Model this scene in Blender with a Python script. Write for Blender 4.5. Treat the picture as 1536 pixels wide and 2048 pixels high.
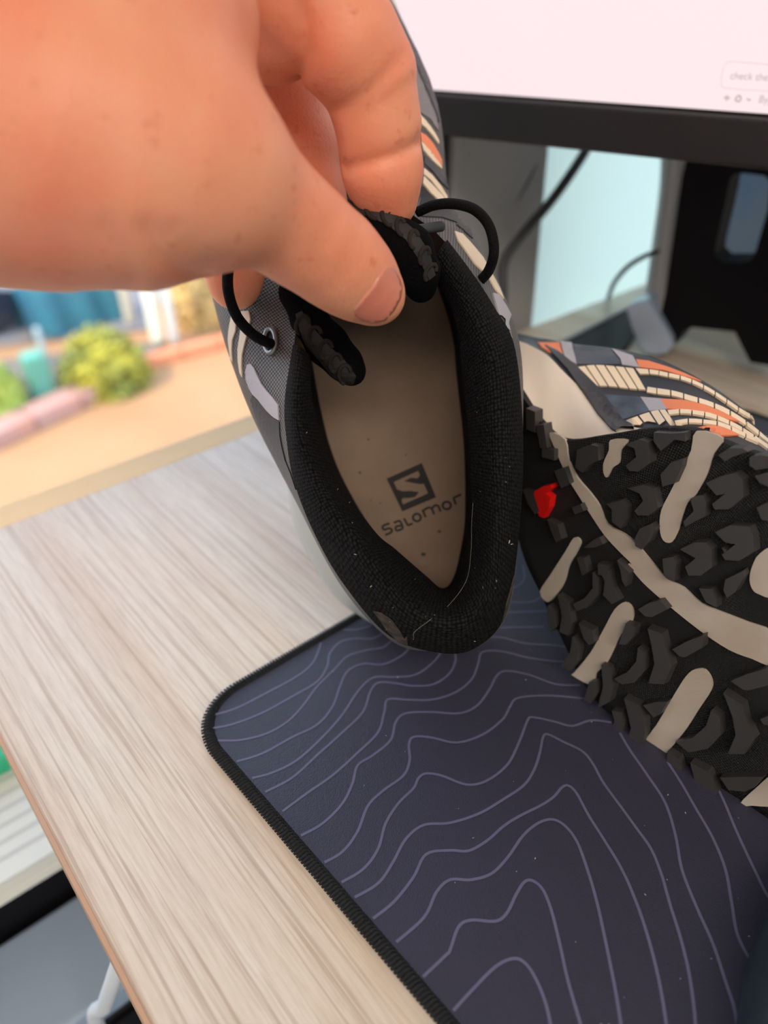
import bpy, bmesh, math, random
import numpy as np
from mathutils import Vector, Matrix
from mathutils.bvhtree import BVHTree
from mathutils.geometry import delaunay_2d_cdt

for o in list(bpy.data.objects):
    bpy.data.objects.remove(o)
SC = bpy.context.scene
COL = SC.collection
random.seed(7)
RNG = np.random.default_rng(11)

# ------------------------------------------------------------------ camera
FPX, PITCH, ROLL, EYE = 1550.0, math.radians(35.2), math.radians(1.5), 0.22
cF = np.array([0, math.cos(PITCH), -math.sin(PITCH)])
_R0 = np.array([1.0, 0, 0]); _U0 = np.array([0, math.sin(PITCH), math.cos(PITCH)])
cR = math.cos(ROLL) * _R0 - math.sin(ROLL) * _U0
cU = math.cos(ROLL) * _U0 + math.sin(ROLL) * _R0
cC = np.array([0, 0, EYE])
cam = bpy.data.cameras.new('camera')
camo = bpy.data.objects.new('camera', cam); COL.objects.link(camo)
M = Matrix.Identity(4)
for i in range(3):
    M[i][0] = cR[i]; M[i][1] = cU[i]; M[i][2] = -cF[i]; M[i][3] = cC[i]
camo.matrix_world = M
cam.sensor_fit = 'HORIZONTAL'; cam.sensor_width = 36.0
cam.lens = 36.0 * FPX / 1536.0
cam.clip_start = 0.01; cam.clip_end = 200
cam.dof.use_dof = True; cam.dof.focus_distance = 0.238; cam.dof.aperture_fstop = 9.0
SC.camera = camo

# ------------------------------------------------------------------ light
SC.view_settings.view_transform = 'Standard'
SC.view_settings.look = 'None'
SC.view_settings.gamma = 1.0
SC.view_settings.use_curve_mapping = False
SC.view_settings.exposure = 0.0
world = bpy.data.worlds.new('sky'); SC.world = world
world.use_nodes = True
wn = world.node_tree.nodes; wl = world.node_tree.links
bg = wn['Background']
tc = wn.new('ShaderNodeTexCoord'); sp = wn.new('ShaderNodeSeparateXYZ'); rp = wn.new('ShaderNodeValToRGB')
wl.new(tc.outputs['Generated'], sp.inputs[0]); wl.new(sp.outputs['Z'], rp.inputs[0]); wl.new(rp.outputs[0], bg.inputs[0])
rp.color_ramp.elements[0].position = 0.0; rp.color_ramp.elements[0].color = (0.80, 0.88, 1.0, 1)
rp.color_ramp.elements[1].position = 0.8; rp.color_ramp.elements[1].color = (0.45, 0.64, 1.0, 1)
bg.inputs[1].default_value = 3.7

HA = math.radians(38.35)                                   # heading of the window wall
DA = np.array([math.cos(HA), math.sin(HA), 0.0])           # along the wall
DO = np.array([-math.sin(HA), math.cos(HA), 0.0])          # towards the outside
UPV = np.array([0, 0, 1.0])

def look(o, d, up='Y'):
    o.rotation_euler = Vector(d).to_track_quat('-Z', up).to_euler()
sun = bpy.data.lights.new('sun', 'SUN'); sun.energy = 5.0; sun.angle = math.radians(0.6); sun.color = (1.0, 0.83, 0.62)
suno = bpy.data.objects.new('sun', sun); COL.objects.link(suno)
look(suno, DA * 0.66 - DO * 0.040 - UPV * 0.75)
lamp = bpy.data.lights.new('ceiling_lamp_light', 'AREA'); lamp.shape = 'RECTANGLE'; lamp.size = 1.9; lamp.size_y = 1.3
lamp.energy = 73; lamp.color = (1.0, 0.88, 0.76)
lampo = bpy.data.objects.new('ceiling_lamp_light', lamp); COL.objects.link(lampo)
lampo.location = (0.35, -1.20, 1.72); look(lampo, (-0.05, 0.32, -1))

# ------------------------------------------------------------------ helpers
def ray(x, y):
    return cF + cR * ((x - 768.0) / FPX) - cU * ((y - 1024.0) / FPX)
def pt(x, y, d):
    return cC + d * ray(x, y)
def pz(x, y, z=0.0):
    v = ray(x, y); return cC + v * ((z - EYE) / v[2])
def pplane(x, y, o, n):
    v = ray(x, y); return cC + v * (np.dot(o - cC, n) / np.dot(v, n))
def cr_pts(s, origin, pts):
    """crop coordinates of a zoomed view -> frame pixels"""
    return [(origin[0] + a * s, origin[1] + b * s) for a, b in pts]

def catmull(P, n, closed=False):
    P = np.asarray(P, float); m = len(P)
    out = []
    segs = m if closed else m - 1
    for i in range(segs):
        if closed:
            p0, p1, p2, p3 = P[(i - 1) % m], P[i], P[(i + 1) % m], P[(i + 2) % m]
        else:
            p1, p2 = P[i], P[i + 1]
            p0 = P[i - 1] if i > 0 else 2 * p1 - p2
            p3 = P[i + 2] if i + 2 < m else 2 * p2 - p1
        t = np.linspace(0, 1, n, endpoint=False)[:, None]
        out.append(0.5 * ((2 * p1) + (-p0 + p2) * t + (2 * p0 - 5 * p1 + 4 * p2 - p3) * t ** 2 + (-p0 + 3 * p1 - 3 * p2 + p3) * t ** 3))
    out = np.concatenate(out)
    if not closed:
        out = np.vstack([out, P[-1]])
    return out

def new_obj(name, verts, faces, mat=None, parent=None, smooth=True, uvs=None):
    me = bpy.data.meshes.new(name)
    me.from_pydata([tuple(map(float, v)) for v in verts], [], [tuple(int(i) for i in f) for f in faces])
    me.update()
    if smooth:
        me.polygons.foreach_set('use_smooth', [True] * len(me.polygons))
    if uvs is not None:
        uvl = me.uv_layers.new(name='UVMap')
        li = np.zeros(len(me.loops), int); me.loops.foreach_get('vertex_index', li)
        uvl.data.foreach_set('uv', np.asarray(uvs, float)[li].ravel())
    if mat: me.materials.append(mat)
    o = bpy.data.objects.new(name, me); COL.objects.link(o)
    if parent is not None:
        o.parent = parent
        o.matrix_parent_inverse = parent.matrix_world.inverted() if False else Matrix.Translation(-Vector(parent.location))
    return o
def thing(name, loc, label, cat, group=None):
    o = bpy.data.objects.new(name, None); COL.objects.link(o)
    o.location = Vector([float(a) for a in loc]); o.empty_display_size = 0.02
    o['label'] = label; o['category'] = cat
    if group: o['group'] = group
    return o
def tag(o, label=None, cat=None, group=None, kind=None):
    if label: o['label'] = label
    if cat: o['category'] = cat
    if group: o['group'] = group
    if kind: o['kind'] = kind
    return o
def fix_normals(o):
    bm = bmesh.new(); bm.from_mesh(o.data)
    bmesh.ops.recalc_face_normals(bm, faces=bm.faces)
    bm.to_mesh(o.data); bm.free()
    return o
def loft(rows, closed_u=False, cap0=False, cap1=False):
    """rows: list of (n,3) arrays -> verts, faces, uvs (metres)"""
    R = np.array(rows); m, n = R.shape[:2]
    V = R.reshape(-1, 3); F = []
    nu = n if closed_u else n - 1
    for j in range(m - 1):
        for i in range(nu):
            a = j * n + i; b = j * n + (i + 1) % n
            F.append((a, b, b + n, a + n))
    if cap0: F.append(tuple(range(n))[::-1])
    if cap1: F.append(tuple((m - 1) * n + i for i in range(n)))
    mid = R[m // 2]
    ul = np.concatenate([[0], np.cumsum(np.linalg.norm(np.diff(mid, axis=0), axis=1))])
    vl = np.concatenate([np.zeros((1, n)), np.cumsum(np.linalg.norm(np.diff(R, axis=0), axis=2), axis=0)])
    UV = np.stack([np.broadcast_to(ul, (m, n)), vl], -1).reshape(-1, 2)
    return V, F, UV
def box(c, x, y, z, sx, sy, sz, bev=0.0):
    """oriented box, centre c, unit axes x,y,z, full sizes"""
    bm = bmesh.new()
    bmesh.ops.create_cube(bm, size=1.0)
    if bev:
        bmesh.ops.scale(bm, vec=(sx, sy, sz), verts=bm.verts)
        bmesh.ops.bevel(bm, geom=bm.edges[:], offset=bev, segments=3, profile=0.5, affect='EDGES')
        vs = [np.array(v.co) for v in bm.verts]
    else:
        vs = [np.array([v.co.x * sx, v.co.y * sy, v.co.z * sz]) for v in bm.verts]
    bm.verts.index_update()
    fs = [[v.index for v in f.verts] for f in bm.faces]; bm.free()
    return [np.asarray(c) + v[0] * np.asarray(x) + v[1] * np.asarray(y) + v[2] * np.asarray(z) for v in vs], fs
def merge(parts):
    V = []; F = []
    for v, f in parts:
        k = len(V); V += list(v); F += [[i + k for i in q] for q in f]
    return V, F
def tube(path, r, seg=10, caps=True, samples=8, closed=False):
    P = catmull(path, samples, closed)
    r = np.full(len(P), r) if np.isscalar(r) else np.interp(np.linspace(0, 1, len(P)), np.linspace(0, 1, len(r)), r)
    T = np.gradient(P, axis=0)
    if closed:
        T = np.roll(P, -1, 0) - np.roll(P, 1, 0)
    T /= np.linalg.norm(T, axis=1)[:, None] + 1e-12
    n = np.cross(T[0], [0.3, 0.2, 1.0]); n /= np.linalg.norm(n)
    rows = []
    for i in range(len(P)):
        n = n - T[i] * np.dot(n, T[i]); n /= np.linalg.norm(n); b = np.cross(T[i], n)
        a = np.linspace(0, 2 * math.pi, seg, endpoint=False)[:, None]
        rows.append(P[i] + r[i] * (np.cos(a) * n + np.sin(a) * b))
    if closed: rows.append(rows[0])
    return loft(rows, True, caps and not closed, caps and not closed)
def ribbon(path, w, up, lift=0.0, samples=8, closed=False, taper=False):
    P = catmull(path, samples, closed) if len(path) > 2 else np.array(path)
    if closed: P = np.vstack([P, P[0]])
    T = np.gradient(P, axis=0); T /= np.linalg.norm(T, axis=1)[:, None] + 1e-12
    up = np.asarray(up, float)
    S = np.cross(T, up); S /= np.linalg.norm(S, axis=1)[:, None] + 1e-12
    L = P + S * w / 2 + up * lift; R = P - S * w / 2 + up * lift
    V, F, UV = loft([L, R]); return V, F
def prism(poly, n, h):
    poly = np.asarray(poly); m = len(poly); n = np.asarray(n)
    V = list(poly) + list(poly + n * h)
    F = [tuple(range(m))[::-1], tuple(range(m, 2 * m))] + [(i, (i + 1) % m, m + (i + 1) % m, m + i) for i in range(m)]
    return V, F

# ---- materials
def mat(name, col, rough=0.6, metal=0.0, var=None, vscale=8.0, stretch=None, bump=0.0, bscale=200.0, spec=0.5,
        sss=0.0, coat=0.0, emis=None, estr=1.0, coords='Object', trans=0.0, alpha=1.0, sheen=0.0):
    m = bpy.data.materials.new(name); m.use_nodes = True
    nt = m.node_tree; N = nt.nodes; L = nt.links
    p = N['Principled BSDF']
    p.inputs['Base Color'].default_value = (*col, 1); p.inputs['Roughness'].default_value = rough
    p.inputs['Metallic'].default_value = metal
    p.inputs['Specular IOR Level'].default_value = spec
    if sss:
        p.inputs['Subsurface Weight'].default_value = sss
        p.inputs['Subsurface Radius'].default_value = (0.008, 0.003, 0.0015); p.inputs['Subsurface Scale'].default_value = 1.0
    if coat: p.inputs['Coat Weight'].default_value = coat
    if trans: p.inputs['Transmission Weight'].default_value = trans
    if sheen: p.inputs['Sheen Weight'].default_value = sheen
    if emis:
        p.inputs['Emission Color'].default_value = (*emis, 1); p.inputs['Emission Strength'].default_value = estr
    t = N.new('ShaderNodeTexCoord'); mp = N.new('ShaderNodeMapping'); L.new(t.outputs[coords], mp.inputs[0])
    if stretch: mp.inputs['Scale'].default_value = stretch
    if var:
        nz = N.new('ShaderNodeTexNoise'); nz.inputs['Scale'].default_value = vscale; nz.inputs['Detail'].default_value = 5
        cr = N.new('ShaderNodeValToRGB'); cr.color_ramp.elements[0].position = 0.3; cr.color_ramp.elements[1].position = 0.7
        cr.color_ramp.elements[0].color = (*col, 1); cr.color_ramp.elements[1].color = (*var, 1)
        L.new(mp.outputs[0], nz.inputs[0]); L.new(nz.outputs[0], cr.inputs[0]); L.new(cr.outputs[0], p.inputs['Base Color'])
    if bump:
        nb = N.new('ShaderNodeTexNoise'); nb.inputs['Scale'].default_value = bscale; nb.inputs['Detail'].default_value = 3
        bp = N.new('ShaderNodeBump'); bp.inputs['Strength'].default_value = bump; bp.inputs['Distance'].default_value = 0.001
        L.new(mp.outputs[0], nb.inputs[0]); L.new(nb.outputs[0], bp.inputs['Height']); L.new(bp.outputs[0], p.inputs['Normal'])
    return m

def weave_mat(name, c1, c2, scale, rough=0.7, bump=0.6, shape='weave', sheen=0.3, metal=0.0, spec=0.25):
    """woven / knitted cloth from the mesh's own UVs in metres"""
    m = bpy.data.materials.new(name); m.use_nodes = True
    nt = m.node_tree; N = nt.nodes; L = nt.links; p = N['Principled BSDF']
    p.inputs['Roughness'].default_value = rough; p.inputs['Sheen Weight'].default_value = sheen
    p.inputs['Specular IOR Level'].default_value = spec; p.inputs['Metallic'].default_value = metal
    t = N.new('ShaderNodeTexCoord'); sx = N.new('ShaderNodeSeparateXYZ')
    mp = N.new('ShaderNodeMapping'); mp.inputs['Scale'].default_value = (scale, scale, scale)
    L.new(t.outputs['UV'], mp.inputs[0])
    if shape == 'weave':
        L.new(mp.outputs[0], sx.inputs[0])
        def sn(out, k=6.2832):
            a = N.new('ShaderNodeMath'); a.operation = 'MULTIPLY'; a.inputs[1].default_value = k; L.new(out, a.inputs[0])
            b = N.new('ShaderNodeMath'); b.operation = 'SINE'; L.new(a.outputs[0], b.inputs[0]); return b.outputs[0]
        q = N.new('ShaderNodeMath'); q.operation = 'MULTIPLY'; L.new(sn(sx.outputs[0]), q.inputs[0]); L.new(sn(sx.outputs[1]), q.inputs[1])
        h = N.new('ShaderNodeMapRange'); h.inputs[1].default_value = -0.6; h.inputs[2].default_value = 0.6; L.new(q.outputs[0], h.inputs[0]); hv = h.outputs[0]
    else:
        vo = N.new('ShaderNodeTexVoronoi'); vo.inputs['Scale'].default_value = 1.0; vo.inputs['Randomness'].default_value = 0.35 if shape == 'knit' else 0.1
        L.new(mp.outputs[0], vo.inputs[0])
        h = N.new('ShaderNodeMapRange'); h.inputs[1].default_value = 0.1; h.inputs[2].default_value = 0.6
        h.inputs[3].default_value = 1.0; h.inputs[4].default_value = 0.0
        if shape == 'mesh': h.inputs[3].default_value = 0.0; h.inputs[4].default_value = 1.0
        L.new(vo.outputs['Distance'], h.inputs[0]); hv = h.outputs[0]
    mx = N.new('ShaderNodeMix'); mx.data_type = 'RGBA'; mx.inputs[6].default_value = (*c1, 1); mx.inputs[7].default_value = (*c2, 1)
    L.new(hv, mx.inputs[0]); L.new(mx.outputs[2], p.inputs['Base Color'])
    bp = N.new('ShaderNodeBump'); bp.inputs['Strength'].default_value = bump; bp.inputs['Distance'].default_value = 0.0006
    L.new(hv, bp.inputs['Height']); L.new(bp.outputs[0], p.inputs['Normal'])
    return m

def wood_mat(name, base, dark, light, ang, vein=0.55):
    m = bpy.data.materials.new(name); m.use_nodes = True
    nt = m.node_tree; N = nt.nodes; L = nt.links; p = N['Principled BSDF']
    p.inputs['Roughness'].default_value = 0.36; p.inputs['Specular IOR Level'].default_value = 0.5
    t = N.new('ShaderNodeTexCoord')
    def mapped(scale, rot=ang):
        r = N.new('ShaderNodeMapping'); r.inputs['Rotation'].default_value = (0, 0, -rot); L.new(t.outputs['Object'], r.inputs[0])
        s = N.new('ShaderNodeMapping'); s.inputs['Scale'].default_value = scale; L.new(r.outputs[0], s.inputs[0]); return s.outputs[0]
    def noise(vec, sc, det=4, dist=0.0, ro=0.55):
        n = N.new('ShaderNodeTexNoise'); n.inputs['Scale'].default_value = sc; n.inputs['Detail'].default_value = det
        n.inputs['Distortion'].default_value = dist; n.inputs['Roughness'].default_value = ro; L.new(vec, n.inputs[0]); return n.outputs[0]
    def ramp(v, a, b, ca, cb):
        r = N.new('ShaderNodeValToRGB'); r.color_ramp.elements[0].position = a; r.color_ramp.elements[1].position = b
        r.color_ramp.elements[0].color = (*ca, 1); r.color_ramp.elements[1].color = (*cb, 1); L.new(v, r.inputs[0]); return r.outputs[0]
    def mix(f, a, b, mode='MIX', fv=None):
        x = N.new('ShaderNodeMix'); x.data_type = 'RGBA'; x.blend_type = mode
        if f is None: x.inputs[0].default_value = fv
        else: L.new(f, x.inputs[0])
        L.new(a, x.inputs[6]); L.new(b, x.inputs[7]); return x.outputs[2]
    broad = ramp(noise(mapped((1.2, 16, 8)), 1.6, 3, 0.6), 0.33, 0.62, base, light)
    tone = ramp(noise(mapped((0.9, 11, 8)), 2.3, 2, 0.3), 0.42, 0.7, (1, 1, 1), dark)
    c = mix(None, broad, tone, 'MULTIPLY', 0.6)
    veins = ramp(noise(mapped((4, 330, 20)), 1.6, 6, 0.35, 0.62), 0.38, 0.50, (0.46, 0.33, 0.24), (1, 1, 1))
    c = mix(None, c, veins, 'MULTIPLY', vein * 0.8)
    fine = ramp(noise(mapped((60, 900, 60)), 1.0, 3), 0.3, 0.6, (0.72, 0.66, 0.60), (1, 1, 1))
    c = mix(None, c, fine, 'MULTIPLY', 0.45)
    L.new(c, p.inputs['Base Color'])
    bp = N.new('ShaderNodeBump'); bp.inputs['Strength'].default_value = 0.25; bp.inputs['Distance'].default_value = 0.0004
    L.new(noise(mapped((5, 190, 20)), 1.6, 5, 0.35, 0.6), bp.inputs['Height']); L.new(bp.outputs[0], p.inputs['Normal'])
    return m

MB = dict(
    wood=wood_mat('pale_wood_laminate', (0.68, 0.52, 0.38), (0.80, 0.71, 0.64), (0.84, 0.77, 0.66), math.radians(128.6)),
    edge=mat('tan_edge_band', (0.55, 0.33, 0.20), 0.5),
    sill=mat('sill_paint', (0.93, 0.68, 0.38), 0.7),
    wall=mat('white_blue_wall_paint', (0.82, 0.90, 0.92), 0.8),
    plaster=mat('room_plaster', (0.80, 0.78, 0.74), 0.9),
    frame=mat('grey_window_frame', (0.42, 0.41, 0.40), 0.5),
    frame_d=mat('dark_gasket', (0.03, 0.035, 0.04), 0.6),
    floor=mat('blue_grey_floor', (0.20, 0.27, 0.36), 0.45, var=(0.17, 0.235, 0.32), vscale=3),
    black=mat('black_plastic', (0.012, 0.010, 0.011), 0.42, bump=0.08, bscale=900),
    blackm=mat('black_satin_metal', (0.004, 0.0035, 0.005), 0.5, spec=0.15),
    silver=mat('silver_metal', (0.50, 0.50, 0.52), 0.4, metal=0.4),
    cable=mat('dark_cable', (0.03, 0.035, 0.04), 0.5),
    white=mat('white_plastic', (0.80, 0.82, 0.84), 0.4),
)

# ------------------------------------------------------------------ structure
A0 = pz(0, 1054); 
def W(s, o=0.0, z=0.0):                                    # wall coordinates: s along, o outward
    return A0 + DA * s + DO * o + UPV * z
def s_of(x, y):                                            # where a desk-level pixel on the wall line lies
    return float(np.dot(pz(x, y) - A0, DA))
_AW = A0 + DO * 0.008; S_COL0 = float(np.dot(pplane(905, 300, _AW, DO) - A0, DA)); S_COL1 = float(np.dot(pplane(1095, 300, _AW, DO) - A0, DA))
corner_s = -0.05
FLOOR_Z = -0.735; CEIL_Z = 1.8
def struct(name, parts, m):
    V, F = merge(parts); o = new_obj(name, V, F, m, smooth=False); o['kind'] = 'structure'; return o
def wbox(s0, s1, o0, o1, z0, z1, bev=0):
    return box(W((s0 + s1) / 2, (o0 + o1) / 2, (z0 + z1) / 2), DA, DO, UPV, s1 - s0, o1 - o0, z1 - z0, bev)
struct('floor', [wbox(-2.2, 2.6, -3.2, 0.3, FLOOR_Z - 0.1, FLOOR_Z)], MB['floor'])
struct('ceiling', [wbox(-2.2, 2.6, -3.2, 0.3, CEIL_Z, CEIL_Z + 0.15)], MB['plaster'])
struct('wall_back', [wbox(1.25, 2.6, 0.012, 0.25, FLOOR_Z, CEIL_Z), wbox(S_COL1 + 0.002, 1.25, 0.012, 0.05, FLOOR_Z, -0.35), wbox(S_COL1 + 0.002, 1.25, 0.012, 0.05, 1.35, CEIL_Z)], MB['wall'])
struct('wall_below_window', [wbox(-2.2, S_COL1 - 0.01, 0.060, 0.10, FLOOR_Z, FLOOR_Z + 0.06), wbox(-2.2, S_COL1 - 0.01, 0.060, 0.10, 1.35, CEIL_Z)], MB['plaster'])
struct('wall_left', [wbox(-2.35, -2.2, -3.2, 0.3, FLOOR_Z, CEIL_Z)], MB['plaster'])
struct('wall_right', [wbox(2.6, 2.75, -3.2, 0.3, FLOOR_Z, CEIL_Z)], MB['plaster'])
struct('wall_front', [wbox(-2.2, 2.6, -3.35, -3.2, FLOOR_Z, CEIL_Z)], MB['plaster'])
struct('trim_window_sill', [wbox(corner_s - 0.02, S_COL0 - 0.02, 0.002, 0.026, -0.022, -0.003, 0.003)], MB['sill'])
struct('window_frame_post', [wbox(S_COL0, S_COL1, 0.006, 0.10, FLOOR_Z, 1.35, 0.003)], MB['frame'])
struct('trim_gasket', [wbox(S_COL0 - 0.018, S_COL0 - 0.0005, 0.010, 0.09, FLOOR_Z + 0.06, 1.35, 0.002)], MB['frame_d'])
gm = bpy.data.materials.new('window_glass'); gm.use_nodes = True
_n = gm.node_tree.nodes; _l = gm.node_tree.links; _n.remove(_n['Principled BSDF'])
_t = _n.new('ShaderNodeBsdfTransparent'); _t.inputs[0].default_value = (0.96, 0.98, 0.97, 1)
_g = _n.new('ShaderNodeBsdfGlossy'); _g.inputs['Roughness'].default_value = 0.02; _fr = _n.new('ShaderNodeFresnel'); _fr.inputs[0].default_value = 1.3
_mx = _n.new('ShaderNodeMixShader'); _l.new(_fr.outputs[0], _mx.inputs[0]); _l.new(_t.outputs[0], _mx.inputs[1]); _l.new(_g.outputs[0], _mx.inputs[2])
_l.new(_mx.outputs[0], _n['Material Output'].inputs[0])
struct('window_1', [wbox(-2.2, S_COL0 - 0.018, 0.066, 0.071, FLOOR_Z + 0.06, 1.35)], gm)
bm_ = bpy.data.materials.new('translucent_wall_sheet'); bm_.use_nodes = True  # lets outdoor light through, to brighten the wall behind the monitor
_n = bm_.node_tree.nodes; _l = bm_.node_tree.links; _n.remove(_n['Principled BSDF'])
_a = _n.new('ShaderNodeBsdfTranslucent'); _a.inputs[0].default_value = (0.68, 0.78, 0.72, 1); _b = _n.new('ShaderNodeBsdfDiffuse'); _b.inputs[0].default_value = (0.80, 0.86, 0.88, 1)
_mx = _n.new('ShaderNodeMixShader'); _mx.inputs[0].default_value = 0.12; _l.new(_a.outputs[0], _mx.inputs[1]); _l.new(_b.outputs[0], _mx.inputs[2]); _l.new(_mx.outputs[0], _n['Material Output'].inputs[0])
struct('wall_backlit_sheet', [wbox(S_COL1 + 0.001, 1.25, 0.014, 0.0145, -0.35, 1.35)], bm_)  # added translucent sheet in place of the pale wall, backlit so it looks bright
struct('ceiling_lamp', [box((0.35, -1.20, CEIL_Z - 0.025), (1, 0, 0), (0, 1, 0), (0, 0, 1), 1.95, 1.35, 0.05, 0.01)], MB['white'])

# ------------------------------------------------------------------ outdoors
GZ = -3.4
def out(x, y, z=GZ): return pz(x, y, z)
M_pave = mat('sunlit_paving', (0.38, 0.185, 0.078), 0.95, var=(0.45, 0.225, 0.10), vscale=0.8)
V, F = merge([box(W(0, 20, GZ - 0.1), DA, DO, UPV, 80, 38, 0.2)])
o = new_obj('ground', V, F, M_pave, smooth=False); o['kind'] = 'structure'
def curb(name, a, b, w, hgt, m, label, base=0.0):
    P, Q = out(*a), out(*b); d = (Q - P) / np.linalg.norm(Q - P); nn = np.cross(UPV, d)
    L = np.linalg.norm(Q - P); n = max(2, int(L / 0.42))
    e = thing(name, P, label, 'curb')
    for i in range(n):
        c = P + d * (L * (i + 0.5) / n) + UPV * (base + hgt / 2)
        v, f = box(c, d, nn, UPV, L / n - 0.02, w, hgt, 0.015); new_obj('curb_stone', v, f, m, e, smooth=False)
    return e
M_red = mat('red_brick_curb', (0.50, 0.23, 0.16), 0.85, var=(0.42, 0.25, 0.22), vscale=3)
M_org = mat('orange_edging', (0.75, 0.26, 0.12), 0.8)
curb('garden_curb', (-40, 900), (235, 772), 0.30, 0.16, M_red, 'dull red curb outside below the green bushes')
curb('garden_curb', (285, 735), (640, 640), 0.16, 0.12, M_org, 'orange edging outside right of the yellow-green bush')
M_soil = mat('planting_soil', (0.10, 0.09, 0.07), 0.95, var=(0.2, 0.16, 0.12), vscale=4)
P4 = [out(-120, 905), out(235, 790), out(330, 690), out(-120, 745)]
o = new_obj('planting_bed', *prism([p + UPV * 0.005 for p in P4], UPV, 0.05), M_soil, smooth=False); tag(o, 'dark planting bed outside under the green bushes', 'planting bed')
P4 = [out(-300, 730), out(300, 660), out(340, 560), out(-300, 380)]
o = new_obj('asphalt_yard', *prism([p + UPV * 0.003 for p in P4], UPV, 0.03), mat('grey_asphalt', (0.16, 0.15, 0.16), 0.9, var=(0.22, 0.19, 0.17), vscale=2), smooth=False)  # darker grey slab laid over the paving
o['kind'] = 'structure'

def leaf_bush(name, c, rx, ry, rz, n, size, m, label):
    V = []; F = []
    for i in range(n):
        d = RNG.normal(size=3); d /= np.linalg.norm(d); d[2] = abs(d[2]) * 1.0 - 0.05
        r = 0.72 + 0.28 * RNG.random()
        p = np.array(c) + np.array([d[0] * rx, d[1] * ry, d[2] * rz + 0.02]) * r
        a = RNG.normal(size=3); a /= np.linalg.norm(a); b = np.cross(a, d + 0.3 * RNG.normal(size=3)); b /= np.linalg.norm(b) + 1e-9
        s = size * (0.6 + 0.8 * RNG.random()); k = len(V)
        V += [p - a * s, p + b * s * 0.45, p + a * s, p - b * s * 0.45]; F.append((k, k + 1, k + 2, k + 3))
    e = thing(name, c, label, 'bush')
    f = new_obj('foliage', V, F, m, e, smooth=False); f['kind'] = 'stuff'
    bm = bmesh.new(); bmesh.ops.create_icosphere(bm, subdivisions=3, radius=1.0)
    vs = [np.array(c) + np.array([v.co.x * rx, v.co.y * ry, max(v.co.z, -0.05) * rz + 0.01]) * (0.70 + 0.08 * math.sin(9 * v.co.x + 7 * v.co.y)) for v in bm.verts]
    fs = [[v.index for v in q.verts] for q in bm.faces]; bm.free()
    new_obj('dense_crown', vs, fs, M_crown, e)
    return e
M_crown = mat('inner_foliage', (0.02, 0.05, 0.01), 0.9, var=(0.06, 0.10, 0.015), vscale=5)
M_leaf1 = mat('yellow_green_leaves', (0.62, 0.50, 0.03), 0.6, var=(0.12, 0.17, 0.03), vscale=2.6)
M_leaf2 = mat('green_leaves', (0.28, 0.42, 0.05), 0.6, var=(0.50, 0.50, 0.08), vscale=2.5)
M_leaf3 = mat('dry_yellow_leaves', (0.80, 0.60, 0.22), 0.7, var=(0.55, 0.27, 0.10), vscale=1.2)
leaf_bush('bush', out(215, 770), 0.50, 0.50, 0.66, 1900, 0.045, M_leaf1, 'round yellow-green bush outside the window, nearest the shoe')
leaf_bush('bush', out(0, 835), 0.30, 0.34, 0.62, 2600, 0.05, M_leaf2, 'green bush at the left edge outside the window')
leaf_bush('bush', out(8, 880), 0.12, 0.12, 0.14, 600, 0.035, M_leaf3, 'small orange-yellow plant in front of the green bush outside')
leaf_bush('bush', out(425, 640), 0.60, 0.45, 1.5, 3800, 0.07, M_leaf3, 'tall dry yellow shrub outside behind the white posts')
leaf_bush('bush', out(700, 640), 0.50, 0.5, 1.7, 3000, 0.07, M_leaf3, 'tall dry yellow shrub outside behind the held shoe')
def post(a, b, r, m, label, name='garden_post', cat='post'):
    P = out(*a); Q = P + UPV * b
    V, F, UV = tube([P, (P + Q) / 2, Q], r, 12); o = new_obj(name, V, F, m); tag(o, label, cat)
    return o
M_pw = mat('cream_post_paint', (0.85, 0.80, 0.62), 0.7)
post((318, 690), 1.6, 0.075, M_pw, 'cream post outside right of the yellow-green bush, thickest of three')
post((350, 690), 1.6, 0.05, mat('pale_grey_post', (0.62, 0.64, 0.60), 0.7), 'pale grey slimmer post outside next to the dry shrub')
post((262, 650), 1.5, 0.06, mat('tan_post', (0.60, 0.52, 0.38), 0.7), 'tan post outside just behind the yellow-green bush')
post((112, 792), 0.75, 0.028, mat('grey_pole', (0.40, 0.45, 0.44), 0.6), 'thin grey pole outside between the two bushes')
# teal bin, tarp, dark car-like box shapes
def solid(name, px, sx, sy, sz, m, label, cat, rot=0.0, bev=0.04, z=0):
    c = out(*px) + UPV * (sz / 2 + z)
    dx = DA * math.cos(rot) + DO * math.sin(rot); dy = np.cross(UPV, dx)
    V, F = box(c, dx, dy, UPV, sx, sy, sz, bev); o = new_obj(name, V, F, m, smooth=False); tag(o, label, cat); return o
solid('garden_bin', (92, 805), 0.22, 0.22, 0.55, mat('teal_bin_plastic', (0.10, 0.32, 0.22), 0.5), 'teal-green bin outside between the two bushes', 'bin')
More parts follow.
